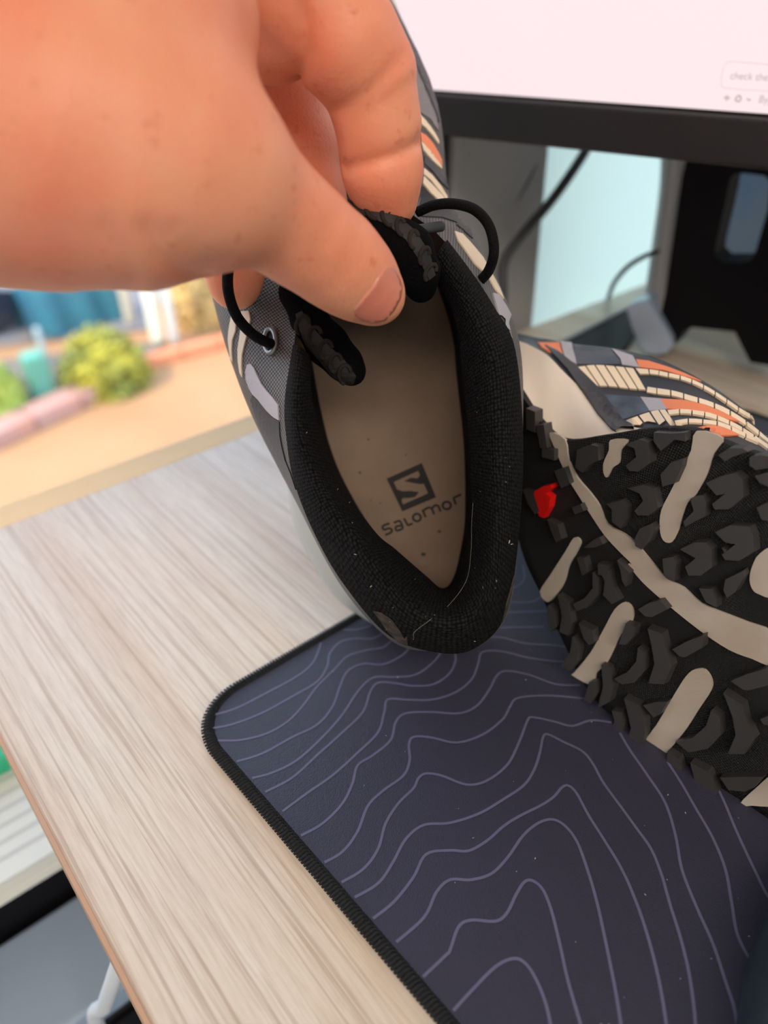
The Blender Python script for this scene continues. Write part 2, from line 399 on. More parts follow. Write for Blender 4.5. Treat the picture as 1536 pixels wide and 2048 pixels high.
# tarp: folded sheet with depth
tc0 = out(165, 668); nu, nv = 26, 14
rows = []
for j in range(nv):
    t = j / (nv - 1); row = []
    for i in range(nu):
        s = i / (nu - 1)
        row.append(tc0 + DA * (s - 0.5) * 1.15 + DO * (0.32 * t + 0.04 * math.sin(s * 17)) + UPV * (0.04 + 0.62 * math.sin(t * 1.5) + 0.03 * math.sin(11 * s + 5 * t)))
    rows.append(row)
for j in range(6):
    t = (j + 1) / 6
    rows.append([np.array(p) + DO * 0.25 * t - UPV * (0.6 * t) for p in rows[nv - 1]])
V, F, UV = loft(rows); o = new_obj('tarpaulin', V, F, mat('teal_tarp', (0.01, 0.13, 0.16), 0.5, var=(0.015, 0.09, 0.12), vscale=6)); tag(o, 'teal tarpaulin draped over a stack outside under the hand', 'tarpaulin')
def car(name, px, colr, label, rot, L=2.2):
    c = out(*px); dx = DA * math.cos(rot) + DO * math.sin(rot); dy = np.cross(UPV, dx)
    e = thing(name, c, label, 'car')
    prof = [(-.5, .12), (-.5, .42), (-.42, .50), (-.25, .55), (-.12, .80), (.22, .82), (.36, .58), (.48, .50), (.5, .3), (.5, .12)]
    poly = [c + dx * a * L + UPV * b - dy * 0.45 for a, b in prof]
    V, F = prism(poly, dy, 0.9); new_obj('car_body', V, F, mat(name + '_paint' + str(px[0]), colr, 0.35), e, smooth=False)
    for a in (-.3, .3):
        for s in (-0.43, 0.37):
            cc = c + dx * a * L + dy * s + UPV * 0.15
            ring = [cc + (dx * math.cos(t) + UPV * math.sin(t)) * 0.15 for t in np.linspace(0, 2 * math.pi, 20, endpoint=False)]
            V, F = prism(ring, dy, 0.07); new_obj('wheel', V, F, MB['black'], e, smooth=False)
    return e
car('car', (-150, 690), (0.03, 0.035, 0.05), 'dark car outside at the left under the hand', 0.1)
car('car', (-160, 590), (0.65, 0.30, 0.30), 'dull pink car outside behind the dark car', 0.1)

# ------------------------------------------------------------------ desk
HB = math.radians(128.7); DB = np.array([math.cos(HB), math.sin(HB), 0])
DC = np.array([math.sin(HB), -math.cos(HB), 0])            # from edge B into the desk
Bq = pz(297, 2048)
def line_x(p, d, q, e):
    A = np.array([[d[0], -e[0]], [d[1], -e[1]]]); t = np.linalg.solve(A, (q - p)[:2]); return p + d * t[0]
corner = line_x(Bq, DB, W(0, 0), DA)
K0 = Bq - DB * 0.20; K1 = K0 + DC * 1.35; K2 = line_x(K1, DB, W(0, 0), DA)
desk = thing('desk', (corner + K1) / 2 + UPV * FLOOR_Z, 'pale wood-grain desk under the mouse pad and shoes, beside the window', 'desk')
T = 0.026
poly = [K0, K1, K2, corner]
bm = bmesh.new(); vs = [bm.verts.new(tuple(p - UPV * T)) for p in poly]; f = bm.faces.new(vs)
ex = bmesh.ops.extrude_face_region(bm, geom=[f]); bmesh.ops.translate(bm, vec=(0, 0, T), verts=[v for v in ex['geom'] if isinstance(v, bmesh.types.BMVert)])
bmesh.ops.recalc_face_normals(bm, faces=bm.faces)
bmesh.ops.bevel(bm, geom=[e for e in bm.edges if all(abs(v.co.z) < 1e-5 for v in e.verts)], offset=0.0012, segments=2, affect='EDGES')
me = bpy.data.meshes.new('desktop'); bm.to_mesh(me); bm.free(); me.materials.append(MB['wood'])
dt = bpy.data.objects.new('desktop', me); COL.objects.link(dt); dt.parent = desk; dt.matrix_parent_inverse = Matrix.Translation(-desk.location)
ep = [K0 - DC * 0.0008, corner - DC * 0.0008 , corner + DC * 0.0005, K0 + DC * 0.0005]
V, F = prism([p - UPV * (T + 0.0) for p in ep], UPV, T - 0.0008); new_obj('edge_band', V, F, MB['edge'], desk, smooth=False)['label'] = 'tan edge band of the desk'
M_leg = mat('white_leg_steel', (0.75, 0.76, 0.78), 0.4)
for p in (corner + DC * 0.32 - DB * 0.22 , K0 + DC * 0.10 + DB * 0.03, K1 - DC * 0.1 + DB * 0.1, K2 - DC * 0.1 - DB * 0.25):
    V, F = box(p + UPV * (FLOOR_Z - T) / 2, DB, DC, UPV, 0.05, 0.05, -FLOOR_Z - T, 0.004); new_obj('leg', V, F, M_leg, desk, smooth=False)

# things below the desk, seen past its left edge
M_paper = mat('pale_paper', (0.78, 0.80, 0.76), 0.8); M_print = mat('grey_print', (0.60, 0.62, 0.60), 0.8)
papers = thing('paper_stack', W(-0.12, -0.015, -0.158), 'stack of pale printed papers on the black cabinet beyond the desk edge', 'papers')
for i in range(10):
    w = RNG.normal(size=2) * 0.0015
    V, F = box(W(-0.12 + w[0], -0.013 + w[1], -0.1415 - 0.0018 * i), DA, DO, UPV, 0.28, 0.124, 0.0014); new_obj('sheet', V, F, M_paper, papers, smooth=False)
tl = []
for k in range(12):
    o0 = -0.066 + k * 0.0095
    a, b = W(-0.25, o0, -0.1407), W(0.0 - 0.02 * RNG.random(), o0, -0.1407)
    tl.append(([a, b, b + DO * 0.0028, a + DO * 0.0028], [(0, 1, 2, 3)]))
for v_, f_ in tl: new_obj('printed_line', v_, f_, M_print, papers, smooth=False)
V, F = box(W(-0.105, 0.01, -0.1345), DA, DO, UPV, 0.14, 0.05, 0.012, 0.003); o = new_obj('green_box', V, F, mat('green_card', (0.03, 0.50, 0.26), 0.5), smooth=False); tag(o, 'small bright green box on the papers beyond the desk edge', 'box')
cab = thing('cabinet', W(-0.14, -0.010, FLOOR_Z), 'tall black cabinet under the stack of papers, below the window', 'cabinet')
V, F = box(W(-0.14, -0.006, (FLOOR_Z - 0.161) / 2), DA, DO, UPV, 0.34, 0.106, -FLOOR_Z - 0.161, 0.003); new_obj('cabinet_body', V, F, MB['black'], cab, smooth=False)
V, F = box(W(-0.14, -0.0605, (FLOOR_Z - 0.161) / 2), DA, DO, UPV, 0.33, 0.004, -FLOOR_Z - 0.18, 0.001); new_obj('door', V, F, MB['blackm'], cab, smooth=False)
M_bgrey = mat('blue_grey_laminate', (0.36, 0.45, 0.58), 0.4, var=(0.32, 0.41, 0.53), vscale=3)
cb2 = thing('drawer_cabinet', W(-0.12, -0.095, FLOOR_Z), 'low cabinet with blue-grey top in front of the black cabinet', 'cabinet')
V, F = box(W(-0.12, -0.096, -0.209), DA, DO, UPV, 0.34, 0.062, 0.018, 0.003); new_obj('cabinet_top', V, F, M_bgrey, cb2, smooth=False)
V, F = box(W(-0.12, -0.095, (FLOOR_Z - 0.2185) / 2), DA, DO, UPV, 0.33, 0.054, -FLOOR_Z - 0.2185, 0.003); new_obj('cabinet_body', V, F, MB['black'], cb2, smooth=False)
for i in range(3):
    V, F = box(W(-0.12, -0.1235, -0.30 - 0.145 * i), DA, DO, UPV, 0.31, 0.003, 0.135, 0.001); new_obj('drawer', V, F, MB['blackm'], cb2, smooth=False)
V, F, UV = tube([pt(262, 1880, 0.262), pt(240, 1925, 0.275), pt(224, 1970, 0.29), pt(210, 2010, 0.31), pt(198, 2060, 0.34), (lambda q: np.array([q[0], q[1], -0.3]))(pt(198, 2060, 0.34)), (lambda q: np.array([q[0], q[1], FLOOR_Z + 0.005]))(pt(198, 2060, 0.34))], 0.0032, 12); o = new_obj('white_cable', V, F, MB['white']); tag(o, 'thick white cable hanging below the left edge of the desk', 'cable')
# ------------------------------------------------------------------ mouse pad
PADZ = 0.0036
pc0 = np.array(pz(400, 1427, 0.002)); P1 = pz(720, 1225, 0.002); P2 = pz(872, 2048, 0.002)
ua = P1 - pz(440, 1388, 0.002); ua /= np.linalg.norm(ua)
ub = P2 - pz(416, 1505, 0.002); ub /= np.linalg.norm(ub)
pcorn = line_x(P1, ua, P2, ub); pcorn[2] = 0
ua[2] = 0; ub[2] = 0
LA, LB = 0.36, 0.29
def rounded(c, u, v, lu, lv, r, n=10):
    out_ = []
    al = math.acos(np.dot(u, v))
    for (cc, e, g) in ((c, u, v), (c + u * lu, v, -u), (c + u * lu + v * lv, -u, -v), (c + v * lv, -v, u)):
        # quadratic corner
        a = cc + g * r; b = cc + e * r
        for t in np.linspace(0, 1, n):
            out_.append((1 - t) ** 2 * a + 2 * t * (1 - t) * (cc + (a + b - 2 * cc) * 0.10) + t * t * b)
    return np.array(out_)
pad = thing('mouse_pad', pcorn + UPV * 0.0, 'dark blue mouse pad printed with pale contour lines, black stitched edge', 'mouse pad')
M_pad = mat('pad_cloth', (0.0185, 0.018, 0.040), 0.50, var=(0.021, 0.0185, 0.041), vscale=14, bump=0.35, bscale=2600, sheen=0.15)
M_line = mat('pad_line_print', (0.115, 0.108, 0.185), 0.5)
M_stitch = mat('black_stitching', (0.006, 0.007, 0.009), 0.75, bump=0.6, bscale=1500)
ol = rounded(pcorn, ua, ub, LA, LB, 0.020)
ctr = ol.mean(0)
inner = rounded(pcorn + (ua + ub) * 0.0042, ua, ub, LA - 0.0084, LB - 0.0084, 0.018)
V, F = prism(inner + UPV * 0.0002, UPV, PADZ - 0.0002); new_obj('pad_surface', V, F, M_pad, pad, smooth=False)
# stitched hem: a row of slanted stitches all the way round
hem = rounded(pcorn + (ua + ub) * 0.0025, ua, ub, LA - 0.005, LB - 0.005, 0.019)
hemd = np.vstack([hem, hem[0]]); 
hq = []
for i in range(len(hem)):
    a, b = hem[i], hem[(i + 1) % len(hem)]; n = max(1, int(np.linalg.norm(b - a) / 0.004)); hq += [a + (b - a) * k / n + UPV * 0.0023 for k in range(n)]
V, F, UV = tube(hq, 0.0021, 8, samples=1, closed=True); new_obj('hem', V, F, M_stitch, pad)
acc = np.concatenate([[0], np.cumsum(np.linalg.norm(np.diff(hemd, axis=0), axis=1))])
sv = []
for s in np.arange(0, acc[-1], 0.00125):
    p = np.array([np.interp(s, acc, hemd[:, k]) for k in range(3)]); q = np.array([np.interp(min(s + 0.0008, acc[-1]), acc, hemd[:, k]) for k in range(3)])
    t = (q - p) / (np.linalg.norm(q - p) + 1e-9); nn = np.cross(UPV, t)
    r = 0.0006
    path = [p + nn * 0.0028 + UPV * 0.0030 + t * 0.0007, p + UPV * 0.0047, p - nn * 0.0026 + UPV * 0.0024 - t * 0.0007]
    ring = []
    for c_, tt in zip(path, (0.8, 1, 0.8)):
        ring.append([c_ + t * r * tt, c_ + UPV * r * tt, c_ - t * r * tt])
    V, F, UV = loft([np.array(x) for x in ring], True); sv.append((list(V), F))
V, F = merge(sv); o = new_obj('edge_stitches', V, F, M_stitch, pad); o['kind'] = 'stuff'
CA = lambda pts: cr_pts(0.5078, (380, 1150), pts)
CB = lambda pts: cr_pts(0.4141, (900, 1300), pts)
C5 = lambda pts: cr_pts(0.349, (1000, 1100), pts)
LINES = [
 CA([(80,555),(180,525),(300,465),(420,400),(480,350),(505,300),(520,250)]),
 CA([(75,605),(160,590),(280,545),(400,480),(500,420),(540,360),(550,310),(590,265),(650,250),(720,250),(770,220),(800,190)]),
 CA([(560,212),(650,215),(720,195),(790,150)]),
 CA([(110,652),(200,650),(300,625),(380,580),(440,520),(500,440),(570,370),(620,320),(700,295),(760,285),(800,250),(830,200)]),
 CA([(165,740),(280,705),(400,640),(500,590),(560,520),(590,440),(620,380),(680,350),(760,352),(830,320),(870,280),(900,220)]),
 CA([(230,803),(320,780),(420,730),(520,640),(600,550),(660,460),(720,405),(800,402),(880,395),(940,360),(985,310),(1010,240)]),
 CA([(275,865),(400,800),(500,710),(600,620),(680,540),(710,460),(740,425),(800,425),(880,437),(960,430),(1020,390),(1045,340),(1045,300),(1060,230)]),
 CA([(345,945),(460,860),(560,790),(660,700),(740,620),(765,540),(780,490),(860,492),(960,490),(1050,460),(1110,410),(1135,350),(1150,305),(1220,300),(1330,325),(1440,340),(1560,345)]),
 CA([(420,1035),(520,980),(600,900),(640,820),(660,750),(720,710),(790,650),(810,580),(850,545),(950,540),(1060,545),(1130,515),(1180,450),(1210,395),(1250,378),(1340,395),(1440,430),(1536,435)]),
 CA([(515,1140),(600,1090),(660,1010),(700,910),(760,850),(840,790),(865,730),(862,670),(880,638),(950,640),(1050,660),(1150,630),(1230,570),(1260,520),(1290,485),(1400,475),(1536,485),(1650,500)]),
 CA([(580,1220),(680,1160),(740,1080),(770,980),(820,900),(880,840),(900,800),(930,782),(990,790)]) + CB([(80,650),(180,630),(280,550),(340,430),(375,340),(400,325),(500,345),(590,367),(680,340),(780,350)]),
 CA([(630,1280),(740,1215),(800,1130),(850,1040),(920,985)]) + CB([(0,835),(140,790),(260,720),(360,650),(410,570),(435,490),(450,420),(475,408),(550,445),(640,490),(690,550),(740,640),(820,750),(900,860),(970,960),(1020,1080),(1060,1220),(1110,1380),(1150,1540),(1175,1700),(1185,1806),(1190,1900)]),
 CA([(705,1365),(800,1290),(880,1190),(930,1100)]) + CB([(0,968),(90,970),(180,920),(260,850),(340,800),(440,750),(500,710),(540,665),(570,655),(610,690),(670,800),(740,910),(830,1060),(900,1220),(960,1400),(1010,1600),(1045,1806),(1060,1900)]),
 CA([(790,1465),(920,1350),(970,1250)]) + CB([(0,1110),(100,1110),(200,1080),(280,1000),(350,900),(420,840),(490,818),(550,845),(610,920),(660,1050),(710,1220),(760,1450),(800,1650),(825,1806),(840,1900)]),
 CA([(900,1600),(1005,1500)]) + CB([(0,1450),(40,1340),(100,1305),(220,1310),(275,1270),(320,1180),(360,1120),(400,1115),(450,1160),(490,1260),(530,1420),(570,1600),(630,1806),(650,1900)]),
 CB([(0,1760),(100,1650),(220,1530),(310,1490),(370,1520),(420,1600),(460,1700),(485,1806),(500,1900)]),
 CB([(820,400),(870,485),(950,600),(1040,740),(1090,900),(1120,1060),(1190,1240),(1270,1420),(1330,1600),(1375,1740),(1400,1900)]),
 CB([(1050,540),(1115,640),(1190,770),(1270,910),(1330,1060),(1360,1220),(1390,1380),(1465,1520),(1560,1650)]),
 CB([(1280,640),(1325,735),(1390,890),(1470,1060),(1536,1190),(1650,1350)]),
 C5([(0,295),(120,300),(200,290),(300,230)]), C5([(-80,370),(0,360),(270,350)]), C5([(-100,450),(0,445),(250,440)]),
 C5([(-150,505),(0,500),(140,535),(300,545),(400,560)]),
 C5([(70,220),(110,200),(140,160),(130,90)]),
 [(1480,790),(1510,770),(1536,764)], [(1470,850),(1505,820),(1560,812)], [(1100,1150),(1180,1100),(1260,1080)],
]
lp = []
PADN = [np.cross(UPV, ua), np.cross(UPV, ub)]
def inside_pad(p):
    d = p - pcorn; A = np.array([[ua[0], ub[0]], [ua[1], ub[1]]]); a, b = np.linalg.solve(A, d[:2]); return 0.0045 < a < LA - 0.006 and 0.0045 < b < LB - 0.006
for ln in LINES:
    P = catmull([(a, b) for a, b in ln], 6)
    run = []
    for a, b in P:
        q = pz(a, b, PADZ)
        if inside_pad(q): run.append(q)
    if len(run) > 3:
        run = np.array(run); k = max(1, len(run) // 400)
        T_ = np.gradient(run, axis=0); T_ /= np.linalg.norm(T_, axis=1)[:, None] + 1e-12; S_ = np.cross(T_, UPV)
        V, F, UV = loft([run + S_ * 0.00042 + UPV * 0.00006, run - S_ * 0.00042 + UPV * 0.00006]); new_obj('contour_line', V, F, M_line, pad, smooth=False)

sv = []
for i in range(170):                                        # dust specks
    p = pcorn + ua * RNG.uniform(0.02, 0.24) + ub * RNG.uniform(0.02, 0.26) + UPV * (PADZ + 0.0001); r = 0.00009 + 0.00012 * RNG.random() ** 2; a = RNG.normal(size=2)
    d1 = np.array([a[0], a[1], 0]) / np.linalg.norm(a) * r * (1 + 2 * RNG.random() ** 3); d2 = np.cross(UPV, d1) / np.linalg.norm(d1) * r
    sv.append(([p - d1, p - d2, p + d1, p + d2, p + UPV * r], [(0, 1, 4), (1, 2, 4), (2, 3, 4), (3, 0, 4)]))
V, F = merge(sv); new_obj('dust', V, F, mat('white_dust', (0.45, 0.45, 0.47), 0.9), pad, smooth=False)['kind'] = 'stuff'
# black mouse partly in the frame at lower right
def sup_ellipsoid(c, ax, ay, rx, ry, rz, n=24, e=2.4):
    rows = []
    for j in range(n + 1):
        ph = (math.pi / 2) * j / n; row = []
        for i in range(2 * n):
            th = 2 * math.pi * i / (2 * n); k = math.cos(ph) ** (2 / e); 
            cx = math.copysign(abs(math.cos(th)) ** (2 / e), math.cos(th)); sy = math.copysign(abs(math.sin(th)) ** (2 / e), math.sin(th))
            row.append(c + ax * rx * k * cx + ay * ry * k * sy + UPV * rz * math.sin(ph) ** (2 / e) * (1 - 0.12 * k * cx))
        rows.append(row)
    return loft(rows, True)
mc = pz(1735, 2170, PADZ) ; mc[2] = PADZ + 0.0004
mh = math.radians(62); max_ = np.array([math.cos(mh), math.sin(mh), 0]); may_ = np.array([-math.sin(mh), math.cos(mh), 0])
mouse = thing('computer_mouse', mc, 'black computer mouse at the lower right corner on the pad', 'mouse')
V, F, UV = sup_ellipsoid(mc, max_, may_, 0.052, 0.029, 0.030); fix_normals(new_obj('mouse_shell', V, F, mat('black_green_plastic', (0.012, 0.02, 0.022), 0.35), mouse))
V, F, UV = tube([mc + max_ * a + UPV * (0.0315 - 30 * a * a * 0.12) for a in (0.0, 0.012, 0.03, 0.044)], 0.0006, 8); new_obj('button_seam', V, F, mat('seam_grey', (0.08, 0.1, 0.1), 0.4), mouse)
V, F, UV = tube([mc + may_ * a + max_ * 0.026 + UPV * 0.029 for a in (-0.004, 0, 0.004)], 0.0055, 14); new_obj('scroll_wheel', V, F, MB['cable'], mouse)

# ------------------------------------------------------------------ monitor
MU = -ray(-1720, -4); MU[2] = 0; MU /= np.linalg.norm(MU)
MN0 = np.array([MU[1], -MU[0], 0.0])                        # faces the camera
tilt = math.radians(3)
MV = UPV * math.cos(tilt) - MN0 * math.sin(tilt); MN = np.cross(MU, MV); MN = MN if np.dot(MN, MN0) > 0 else -MN
M0 = pt(865, 180, 0.41)
def mp_(s, v, n=0.0): return M0 + MU * s + MV * v + MN * n
bz = float(np.dot(M0 - pplane(880, 270, M0, MN), MV))        # bezel height
mon = thing('monitor', mp_(0.17, -bz), 'black-framed computer monitor with a bright pinkish-white screen', 'monitor')
S0, S1, HT = -0.05, 0.42, 0.29
V, F = merge([box(mp_((S0 + S1) / 2, HT / 2 - bz / 2 + 0.01, -0.014), MU, MV, MN, S1 - S0 + 0.03, HT + bz + 0.02, 0.024, 0.003)])
new_obj('housing', V, F, MB['black'], mon, smooth=False)
V, F = box(mp_((S0 + S1) / 2, -bz / 2 - 0.0008, -0.002), MU, MV, MN, S1 - S0 + 0.03, bz - 0.0016, 0.010, 0.0016); new_obj('lower_bezel', V, F, MB['black'], mon, smooth=False)
for s in (S0 - 0.006, S1 + 0.006):
    V, F = box(mp_(s, HT / 2, -0.002), MU, MV, MN, 0.012, HT + 0.001, 0.009, 0.0015); new_obj('side_bezel', V, F, MB['black'], mon, smooth=False)
V, F = box(mp_((S0 + S1) / 2, HT + 0.006, -0.002), MU, MV, MN, S1 - S0 + 0.03, 0.012, 0.009, 0.0015); new_obj('top_bezel', V, F, MB['black'], mon, smooth=False)
M_scr = mat('lit_screen', (0.02, 0.02, 0.02), 0.35, emis=(1.0, 0.83, 0.86), estr=0.98)
V, F = box(mp_((S0 + S1) / 2, HT / 2, -0.0015), MU, MV, MN, S1 - S0, HT, 0.002); new_obj('screen', V, F, M_scr, mon, smooth=False)
M_ui = mat('screen_text_grey', (0.01, 0.01, 0.01), 0.6, emis=(0.52, 0.40, 0.40), estr=1.0)
M_ui2 = mat('screen_box_line', (0.01, 0.01, 0.01), 0.6, emis=(0.86, 0.68, 0.72), estr=1.0)
def sc_uv(x, y):
    p = pplane(x, y, M0, MN); return float(np.dot(p - M0, MU)), float(np.dot(p - M0, MV))
def text(body, x, y, x2, y2, name, parent, m):
    """text on the screen from pixel (x,y) baseline-left, width set so that it ends at x2"""
    cu = bpy.data.curves.new(name, 'FONT'); cu.body = body; cu.size = 1.0
    to = bpy.data.objects.new(name, cu); COL.objects.link(to)
    dg = bpy.context.evaluated_depsgraph_get(); me = bpy.data.meshes.new_from_object(to.evaluated_get(dg))
    bpy.data.objects.remove(to)
    co = np.array([v.co for v in me.vertices]); w = co[:, 0].max()
    s0, v0 = sc_uv(x, y); s1, _ = sc_uv(x2, y2); k = (s1 - s0) / w
    Vv = [mp_(s0 + c_[0] * k, v0 + c_[1] * k, 0.0001) for c_ in co]; Ff = [list(p.vertices) for p in me.polygons]
    o = new_obj(name, Vv, Ff, m, parent, smooth=False); return o
text('check the', 1459, 158, 1535, 163, 'screen_text', mon, M_ui)
text('Byp', 1516, 205, 1545, 208, 'screen_text', mon, M_ui)
def sline(pts, w, m, closed=False, name='screen_icon', smp=4):
    P = [mp_(*sc_uv(a, b), 0.0) for a, b in pts]
    V, F = ribbon(P, w, MN, 0.0001, samples=smp, closed=closed); return V, F
V, F = merge([sline([(1449, 201), (1453, 196), (1459, 197)][:0] or [(1447.5, 195.0), (1460.5, 196.0)], 0.0006, M_ui), sline([(1454.5, 190), (1453.2, 202)], 0.0006, M_ui)]); new_obj('screen_icon', V, F, M_ui, mon, smooth=False)
V, F = sline([(1477, 191), (1482, 196), (1478, 203), (1471, 199)], 0.0007, M_ui, True); new_obj('screen_icon', V, F, M_ui, mon, smooth=False)
V, F = sline([(1494, 197), (1498, 200.5), (1502, 198.5)], 0.0006, M_ui); new_obj('screen_icon', V, F, M_ui, mon, smooth=False)
V, F = sline([(1640, 140), (1536, 129), (1500, 126), (1470, 123.5), (1456, 124), (1448, 134), (1444, 150), (1442, 165), (1446, 174), (1460, 177), (1500, 180), (1536, 182), (1640, 190)], 0.0005, M_ui2); new_obj('screen_box', V, F, M_ui2, mon, smooth=False)
# stand: black upright with a rounded slot, silver left side, feet
sc_ = lambda x, y, n: pplane(x, y, M0 + MN * n, MN0)
ND = float(np.dot(pz(1310, 714) - M0, MN0))
def on(x, y, n=ND): return sc_(x, y, n)
stand = thing('monitor_stand', pz(1400, 690), 'black and silver monitor stand with a rounded cable slot', 'monitor stand')
outer_ = [(1372, 300), (1640, 330), (1600, 500), (1580, 700), (1558, 735), (1500, 725), (1482, 690), (1470, 664), (1385, 655), (1368, 662), (1350, 690), (1320, 712), (1296, 715), (1300, 690), (1330, 590), (1350, 450)]
hole_ = [(1490, 347), (1530, 352), (1541, 365), (1535, 420), (1512, 500), (1503, 519), (1486, 525), (1442, 525), (1428, 512), (1430, 495), (1452, 400), (1459, 360), (1470, 348)]
pts2 = outer_ + hole_
co2 = [Vector(p) for p in pts2]; no = len(outer_)
ed = [(i, (i + 1) % no) for i in range(no)] + [(no + i, no + (i + 1) % len(hole_)) for i in range(len(hole_))]
r_ = delaunay_2d_cdt(co2, ed, [], 0, 1e-6)
def inpoly(p, poly):
    x, y = p; c = False; j = len(poly) - 1
    for i in range(len(poly)):
        if (poly[i][1] > y) != (poly[j][1] > y) and x < (poly[j][0] - poly[i][0]) * (y - poly[i][1]) / (poly[j][1] - poly[i][1]) + poly[i][0]: c = not c
        j = i
    return c
fs_ = []
for f_ in r_[2]:
    c_ = np.mean([r_[0][i] for i in f_], axis=0)
    if inpoly(c_, outer_) and not inpoly(c_, hole_): fs_.append(list(f_))
bm = bmesh.new(); bv = [bm.verts.new(tuple(on(*p))) for p in r_[0]]
for f_ in fs_: bm.faces.new([bv[i] for i in f_])
ex = bmesh.ops.extrude_face_region(bm, geom=bm.faces[:]); bmesh.ops.translate(bm, vec=tuple(-MN0 * 0.022), verts=[v for v in ex['geom'] if isinstance(v, bmesh.types.BMVert)])
bmesh.ops.recalc_face_normals(bm, faces=bm.faces)
me = bpy.data.meshes.new('upright'); bm.to_mesh(me); bm.free(); me.materials.append(MB['blackm'])
uo = bpy.data.objects.new('upright', me); COL.objects.link(uo); uo.parent = stand; uo.matrix_parent_inverse = Matrix.Translation(-stand.location)
# silver flank (left side plate), bent into a foot
fl = [((1322, 300), (1374, 305)), ((1318, 380), (1356, 390)), ((1305, 480), (1343, 490)), ((1292, 570), (1328, 590)), ((1288, 598), (1318, 640))]
rowsL = [on(*a, ND - 0.02) for a, b in fl]; rowsR = [on(*b, ND + 0.001) for a, b in fl]
V, F, UV = loft([catmull(rowsL, 5), catmull(rowsR, 5), catmull([p - MN0 * 0.004 for p in rowsR], 5), catmull([p - MN0 * 0.004 for p in rowsL], 5)]); fix_normals(new_obj('side_plate', V, F, MB['silver'], stand))
fp = [(1250, 614), (1272, 604), (1296, 600), (1322, 640), (1342, 676), (1345, 694), (1333, 707), (1310, 713), (1290, 708), (1277, 694), (1262, 656)]
fb = [on(*q, ND + 0.006) for q in fp]
V, F = prism(fb, -MN0, 0.018); fo_ = new_obj('foot', V, F, mat('blue_silver_foot', (0.50, 0.60, 0.76), 0.3, metal=0.4), stand, smooth=False)
fix_normals(fo_); bv_ = fo_.modifiers.new('bevel', 'BEVEL'); bv_.width = 0.0015; bv_.segments = 2
# box behind the slot (blue-grey item) 
sb = on(1490, 440, ND - 0.12)
V, F = box(sb - UPV * (sb[2] / 2 - 0.045), MU, MN0, UPV, 0.10, 0.05, sb[2] + 0.09, 0.006); o = new_obj('cardboard_box', V, F, mat('blue_box', (0.10, 0.34, 0.85), 0.4, var=(0.42, 0.52, 0.66), vscale=9), smooth=False); tag(o, 'blue-grey box seen through the slot of the monitor stand', 'box')
zmin = min((o.matrix_world @ Vector(c)).z for c in o.bound_box)
o.location.z -= zmin if abs(zmin) < 0.2 else 0
# flat black tray on the desk left of the foot
tp = [pz(1112, 700), pz(1284, 612), pz(1290, 640), pz(1255, 700), pz(1170, 790)]
V, F = prism([p + UPV * 0.0003 for p in tp], UPV, 0.004); o = new_obj('black_tray', V, F, MB['blackm'], smooth=False); tag(o, 'flat black tray on the desk left of the monitor stand foot', 'tray')
V, F, UV = tube([tp[0] + UPV * 0.0045, (tp[0] + tp[1]) / 2 + UPV * 0.0045, tp[1] + UPV * 0.0045], 0.0014, 8); new_obj('rim', V, F, MB['silver'], o)
# cables
def cable(name, pts, r, m, label):
    V, F, UV = tube([pt(x, y, d * 0.885) for x, y, d in pts], r * 0.9, 10); o = new_obj(name, V, F, m); tag(o, label, 'cable'); return o
cable('cable', [(1190, 270, 0.56), (1150, 335, 0.56), (1100, 405, 0.565), (1040, 475, 0.57), (1008, 525, 0.575), (1006, 590, 0.58), (1004, 700, 0.60), (1004, 735, 0.60)], 0.0035, mat('grey_cable', (0.05, 0.05, 0.055), 0.5), 'thick dark grey cable hanging from the monitor in front of the grey post')
cable('cable', [(1095, 265, 0.575), (1060, 350, 0.58), (1010, 440, 0.585), (982, 510, 0.59), (975, 560, 0.59), (978, 740, 0.602)], 0.0020, MB['cable'], 'thin black cable hanging left of the thick grey cable')
cable('cable', [(1335, 500, 0.56), (1300, 508, 0.57), (1260, 530, 0.58), (1232, 560, 0.60), (1220, 585, 0.64), (1216, 600, 0.685)], 0.0018, MB['cable'], 'thin black cable arching down behind the monitor stand to the desk')

